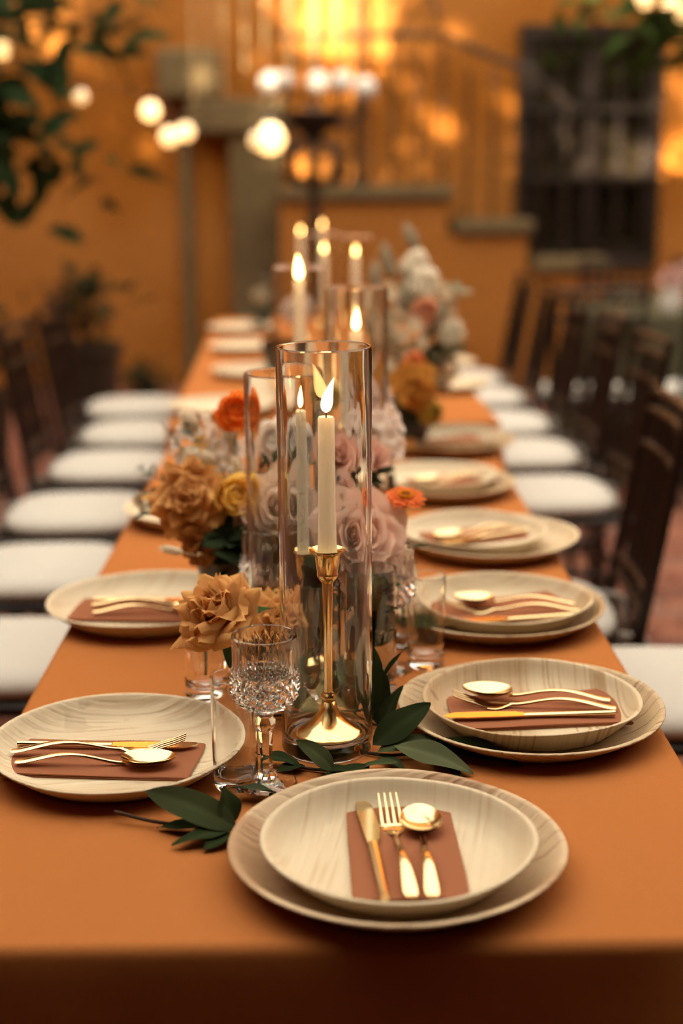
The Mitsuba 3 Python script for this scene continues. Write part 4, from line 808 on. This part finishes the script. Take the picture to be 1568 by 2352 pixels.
# ------------------------------------------------------------------ wrought-iron lamp with opal globes
lp = thing('globe_lamp', 'wrought iron candelabra lamp with white globes in front of the orange wall', 'lamp')
lx, ly = -0.062, 7.0
put(lp, 'base', P(lathe([(0.0003, 0), (0.19, 0), (0.2, 0.02), (0.17, 0.06), (0.06, 0.10), (0.045, 0.2), (0.0003, 0.2)], 24), 'iron', 40), at=T().translate([lx, ly, 0]))
put(lp, 'post', P(lathe([(0.0003, 0.15), (0.04, 0.15), (0.035, 0.8), (0.045, 1.0), (0.03, 1.2), (0.028, 1.30), (0.028, 1.68), (0.0003, 1.7)], 20), 'iron', 40), at=T().translate([lx, ly, 0]))
for i in range(8):
    a = i * PI / 4; c, s = math.cos(a), math.sin(a)
    put(lp, 'scroll', P(tube(spl([(lx + c * r, ly + s * r, z) for r, z in ((0.03, 1.31), (0.10, 1.325), (0.155, 1.40), (0.15, 1.47), (0.10, 1.53), (0.04, 1.56))], 5), 0.015, 6), 'iron', 50))
put(lp, 'hub', P(lathe([(0.0003, 1.56), (0.06, 1.58), (0.13, 1.66), (0.14, 1.70), (0.05, 1.72), (0.0003, 1.75)], 20), 'iron', 40), at=T().translate([lx, ly, 0]))
for gx, gy, gz in [(-0.233, 0.08, 1.862), (-0.15, -0.14, 1.858), (0.028, 0.16, 1.868), (0.160, 0.06, 1.862), (0.283, -0.05, 1.822), (0.06, -0.2, 1.86)][:5]:
    h = np.array([lx + gx, ly + gy, gz])
    put(lp, 'arm', P(tube(spl([(lx, ly, 1.66), (lx + gx * 0.5, ly + gy * 0.5, 1.62), (lx + gx * 0.95, ly + gy * 0.95, 1.69), (h[0], h[1], gz - 0.055)], 6), 0.013, 6), 'iron', 50))
    put(lp, 'globe', P(trimesh.creation.icosphere(3, 0.062 if gx != -0.15 else 0.05), 'opal', True), at=T().translate(h.tolist()))
solo('iron_post', P(cat(lathe([(0.0003, 1.295), (0.05, 1.295), (0.045, 1.33), (0.025, 1.36), (0.02, 2.6), (0.022, 3.3), (0.0003, 3.3)], 16)), 'iron', 40), 'thin dark iron post standing on the stair parapet behind the globe lamp', 'post', at=T().translate([0.205, 8.12, 0]))
# festoon lights
def festoon(lab, blab, pts, bulbs, sag, grp):
    c = thing('festoon_cable', lab, 'cable')
    put(c, 'wire', P(tube(spl(pts, 10), 0.004, 6), 'iron', 60))
    for q, r, e, bl in bulbs:
        b = thing('festoon_bulb', blab + ', ' + bl, 'bulb', grp)
        q = np.array(q)
        bb = lathe([(0.0003, -r), (r * 0.6, -r * 0.82), (r * 0.95, -r * 0.3), (r, 0.0), (r * 0.85, r * 0.5), (r * 0.45, r * 0.95), (0.0003, r * 1.0)], 16)
        put(b, 'glass', {**mikit.ply(M(bb.vertices + q, bb.faces), 'm_opal', True), 'emitter': {'type': 'area', 'radiance': rgb(*(np.array([0.11, 0.062, 0.022]) * e))}})
        put(b, 'socket', P(lathe([(0.0003, 0), (r * 0.45, 0), (r * 0.45, r * 0.9), (0.0003, r * 0.9)], 10), 'iron', 40), at=T().translate((q + [0, 0, r * 0.9]).tolist()))
festoon('dark cable of string lights sagging through the left foliage', 'glowing amber string light bulb by the left foliage', [(-2.6, 4.6, 2.3), (-1.308, 5.0, 1.94), (-1.081, 5.5, 1.79), (-0.892, 6.5, 1.77), (-0.72, 6.55, 1.66), (-0.33, 7.6, 1.66), (-0.1, 7.9, 2.2), (0.2, 8.12, 3.2)],
        [((-1.308, 5.0, 1.873), 0.035, 0.8, 'at the frame edge'), ((-1.081, 5.5, 1.715), 0.033, 0.45, 'small one inside the leaves'), ((-0.892, 6.5, 1.692), 0.05, 1.2, 'large round one right of the leaves'), ((-0.80, 6.5, 1.565), 0.048, 0.9, 'left of a touching pair'), ((-0.72, 6.55, 1.59), 0.045, 0.9, 'right of a touching pair'), ((-0.322, 7.6, 1.576), 0.085, 1.6, 'big cream one beside the stone pilaster'), ((-0.39, 7.55, 1.565), 0.05, 0.6, 'smaller, left of the big cream one')], 0.1, 'glowing string lights through the left foliage')
festoon('dark cable of string lights passing the upper right foliage', 'glowing amber string light bulb in the upper right foliage', [(0.9, 6.0, 2.4), (1.512, 6.0, 2.24), (1.66, 6.0, 2.21), (2.6, 6.0, 2.4)], [((1.512, 6.0, 2.165), 0.04, 1.0, 'first from the left'), ((1.640, 6.0, 2.140), 0.042, 1.0, 'middle one of three'), ((1.70, 6.02, 2.11), 0.04, 0.8, 'nearest the frame corner')], 0.1, 'glowing string lights at the upper right')

scene['m_strand'] = {'type': 'twosided', 'bsdf': {'type': 'principled', 'base_color': rgb(0.5, 0.36, 0.18), 'roughness': 0.5}}
sk = thing('hanging_strands', 'row of thin pale strands hanging down in front of the upper orange wall', 'hanging decoration')
put(sk, 'line', P(tube(spl([(-0.95, 7.8, 2.95), (-0.2, 7.8, 2.93), (0.3, 8.1, 2.98)], 6), 0.008, 6), 'iron', 60))
for x, z in [(-0.78, 1.80), (-0.69, 1.95), (-0.60, 1.84), (-0.47, 1.98), (-0.35, 2.05), (-0.21, 1.92), (-0.06, 2.0), (0.08, 2.1)]:
    put(sk, 'strand', P(tube([(x, 7.8, 2.94), (x + 0.003, 7.8, (2.94 + z) / 2), (x, 7.8, z)], 0.0075, 6), 'strand', 60))
# ------------------------------------------------------------------ things on the olive table
bud = thing('centrepiece_vase', 'small pale vase of pink and orange flowers on the olive table', 'vase')
put(bud, 'body', P(lathe([(0.0003, 0), (0.04, 0), (0.055, 0.05), (0.045, 0.10), (0.05, 0.12), (0.044, 0.12), (0.0003, 0.05)], 24), 'opal', 40), at=T().translate([1.55, 5.35, TZ + 0.0005]))
for i, (dx, dz, c) in enumerate([(-0.02, 0.16, (0.62, 0.40, 0.36)), (0.06, 0.19, (0.66, 0.44, 0.40)), (0.12, 0.17, (0.66, 0.42, 0.36)), (0.10, 0.08, (0.78, 0.16, 0.03))]):
    p_ = np.array((1.55 + dx, 5.35 - 0.03, TZ + dz))
    rose('rose', ['dusky pink rose, left of the bunch on the olive table', 'pale pink rose, topmost of the bunch on the olive table', 'pink rose, right of the bunch on the olive table', 'bright orange rose low in the bunch on the olive table'][i], 'rose', p_, 0.055, toc(p_, 0.5), np.array(c) * 0.85, c, 200 + i, 14, 1.1, 0.08, 0.5, (1.55, 5.35, TZ + 0.07), 6, None, False)
goblet_x = 1.38
solo('glass_tumbler', P(lathe([(0.0003, 0), (0.032, 0), (0.036, 0.11), (0.0345, 0.11), (0.031, 0.008), (0.0003, 0.008)], 32), 'glass', True), 'clear glass at the left end of the olive table', 'glass', None, at=T().translate([1.36, 5.42, TZ + 0.0005]))
setplate('dinner_plate', 0.27, 0.024, 0, 35, 1.42, 5.42, Z0, 0, 'cream plate on the olive table', None) if False else None

# ------------------------------------------------------------------ trees and shrubs
def leafy(name, lab, cat_, trunk, branches, nleaf, L, w, col, sd, spread, drop=0.4, per=None, trunk_r=0.05):
    rg = np.random.default_rng(sd); t = thing(name, lab, cat_)
    if trunk is not None: put(t, 'trunk', P(tube(spl(trunk, 8), np.linspace(trunk_r, trunk_r * 0.5, (len(trunk) - 1) * 8 + 1), 10), 'bark', 60))
    paths = []
    for b in branches:
        s = spl(b, 10); paths.append(s); put(t, 'branch', P(tube(s, np.linspace(trunk_r * 0.25, 0.004, len(s)), 6), 'bark', 60))
    variants = [leaf_mesh(L, w, 0.2, 0.5, np.array(col) * k, sd + i, 5, 8, 0.8) for i, k in enumerate((0.75, 1.0, 1.3))]
    for i in range(nleaf):
        s = paths[rg.integers(len(paths))]; q = s[rg.integers(len(s) // 4, len(s))] + rg.normal(0, spread, 3)
        d = np.array([rg.normal(), rg.normal(), rg.normal() * 0.5 - drop]); lm, lc = variants[rg.integers(3)]
        put_leaf(t, M(lm.vertices * rg.uniform(0.7, 1.25), lm.faces), lc, q, d, rg.uniform(-1, 1))
leafy('courtyard_tree', 'dark leafy tree reaching in at the upper left over the chairs', 'tree', [(-2.9, 5.6, 0), (-2.85, 5.5, 1.2), (-2.7, 5.4, 2.4), (-2.5, 5.3, 3.4)],
      [[(-2.72, 5.4, 2.2), (-1.9, 5.2, 2.12), (-1.3, 5.0, 1.99), (-0.72, 5.0, 1.98)], [(-2.75, 5.4, 2.1), (-2.0, 5.2, 1.88), (-1.5, 5.0, 1.78), (-0.98, 5.0, 1.84)], [(-2.8, 5.5, 1.8), (-2.0, 5.2, 1.72), (-1.5, 5.0, 1.62), (-1.1, 5.0, 1.60)], [(-2.8, 5.5, 1.8), (-2.0, 5.2, 1.75), (-1.35, 5.1, 1.50), (-0.92, 5.0, 1.35)], [(-2.75, 5.4, 2.0), (-2.1, 5.0, 1.85), (-1.6, 4.9, 1.62), (-1.22, 4.9, 1.50)], [(-2.7, 5.4, 2.25), (-2.0, 5.1, 2.05), (-1.4, 4.95, 1.92), (-1.05, 4.9, 1.95)]],
      298, 0.18, 0.095, (0.022, 0.040, 0.017), 301, 0.11)
leafy('garden_tree', 'green leafy branches hanging in at the upper right before the dark window', 'tree', [(3.0, 6.3, 0), (3.0, 6.3, 1.5), (2.85, 6.2, 2.6), (2.6, 6.2, 3.4)],
      [[(2.9, 6.2, 2.4), (2.3, 6.1, 2.25), (1.7, 6.0, 2.13), (1.15, 6.0, 2.12)], [(2.9, 6.2, 2.2), (2.4, 6.1, 2.15), (1.9, 6.0, 2.0), (1.45, 6.0, 1.97)], [(2.8, 6.2, 2.5), (2.2, 6.1, 2.2), (1.8, 6.0, 2.1), (1.5, 6.0, 2.08)]],
      280, 0.15, 0.06, (0.040, 0.062, 0.018), 302, 0.085)
for (x, y, z, r, lab) in [(-1.14, 5.75, 0.84, 0.13, 'dark rounded potted shrub behind the far left chairs'), (-1.55, 5.2, 0.70, 0.13, 'dark green shrub at the far left edge behind the chairs'), (-1.15, 7.98, 0.10, 0.12, 'low dark green plant at the foot of the orange wall, left of the table end')]:
    rgs = np.random.default_rng(int(abs(x) * 1000))
    br = [[(x, y, 0.0 if z < 0.3 else z - 2.2 * r), (x + rgs.normal() * r * 0.4, y + rgs.normal() * r * 0.4, z - r * 0.4), (x + rgs.normal() * r * 0.8, y + rgs.normal() * r * 0.8, z + rgs.uniform(0, 0.9) * r)] for _ in range(9)]
    leafy('shrub', lab, 'shrub', None, br, 150, 0.07, 0.032, (0.020, 0.034, 0.018), int(abs(x) * 777), r * 0.35, 0.1, trunk_r=0.03)
    if z > 0.3:
        zt = z - 1.9 * r
        solo('planter', P(lathe([(0.0003, 0), (0.10, 0), (0.15, zt * 0.9), (0.165, zt * 0.92), (0.165, zt), (0.14, zt), (0.13, zt - 0.05), (0.0003, zt - 0.05)], 24), 'bronze_vase', 40), lab.replace('shrub', 'planter pot under the shrub').replace('dark rounded potted planter', 'tall dark planter'), 'planter', at=T().translate([x, y, 0]))
# trees behind the house and beyond the walls: out of frame, they break up the low sun and mirror green in the cutlery
def canopy(name, cx, cy, cz, rx, ry, rz, n, sd, L=0.2):
    rg = np.random.default_rng(sd)
    q = rg.normal(0, 1, (n, 3)); q /= np.linalg.norm(q, axis=1, keepdims=True); q *= rg.uniform(0.25, 1, (n, 1)) ** 0.6
    c = q * [rx, ry, rz] + [cx, cy, cz]
    k = nfbm(c * 1.1, 2, seed=sd) > 0.44
    c = c[k]; n = len(c)
    d = rg.normal(0, 1, (n, 3)); d /= np.linalg.norm(d, axis=1, keepdims=True); e = np.cross(d, rg.normal(0, 1, (n, 3))); e /= np.linalg.norm(e, axis=1, keepdims=True)
    V = np.stack([c - d * L, c + e * L * 0.4, c + d * L, c - e * L * 0.4], 1).reshape(-1, 3)
    F = np.arange(n * 4).reshape(-1, 4)
    col = np.tile([0.05, 0.085, 0.03], (len(V), 1))
    t = thing(name, f'leafy tree beyond the courtyard, {sd}', 'tree') if False else None
    struct(name, mikit.ply(M(V, F), 'm_crown', False)); labels[name if name in labels else list(labels)[-1]]['kind'] = 'stuff'
    labels[list(labels)[-1]].update(label='tree crown standing outside the courtyard walls', category='tree')
canopy('tree_crown', -2.8, -4.0, 6.3, 7.0, 1.3, 1.7, 8500, 413)
canopy('tree_crown', -0.5, 12.0, 6.3, 6.5, 1.5, 2.4, 11000, 402)
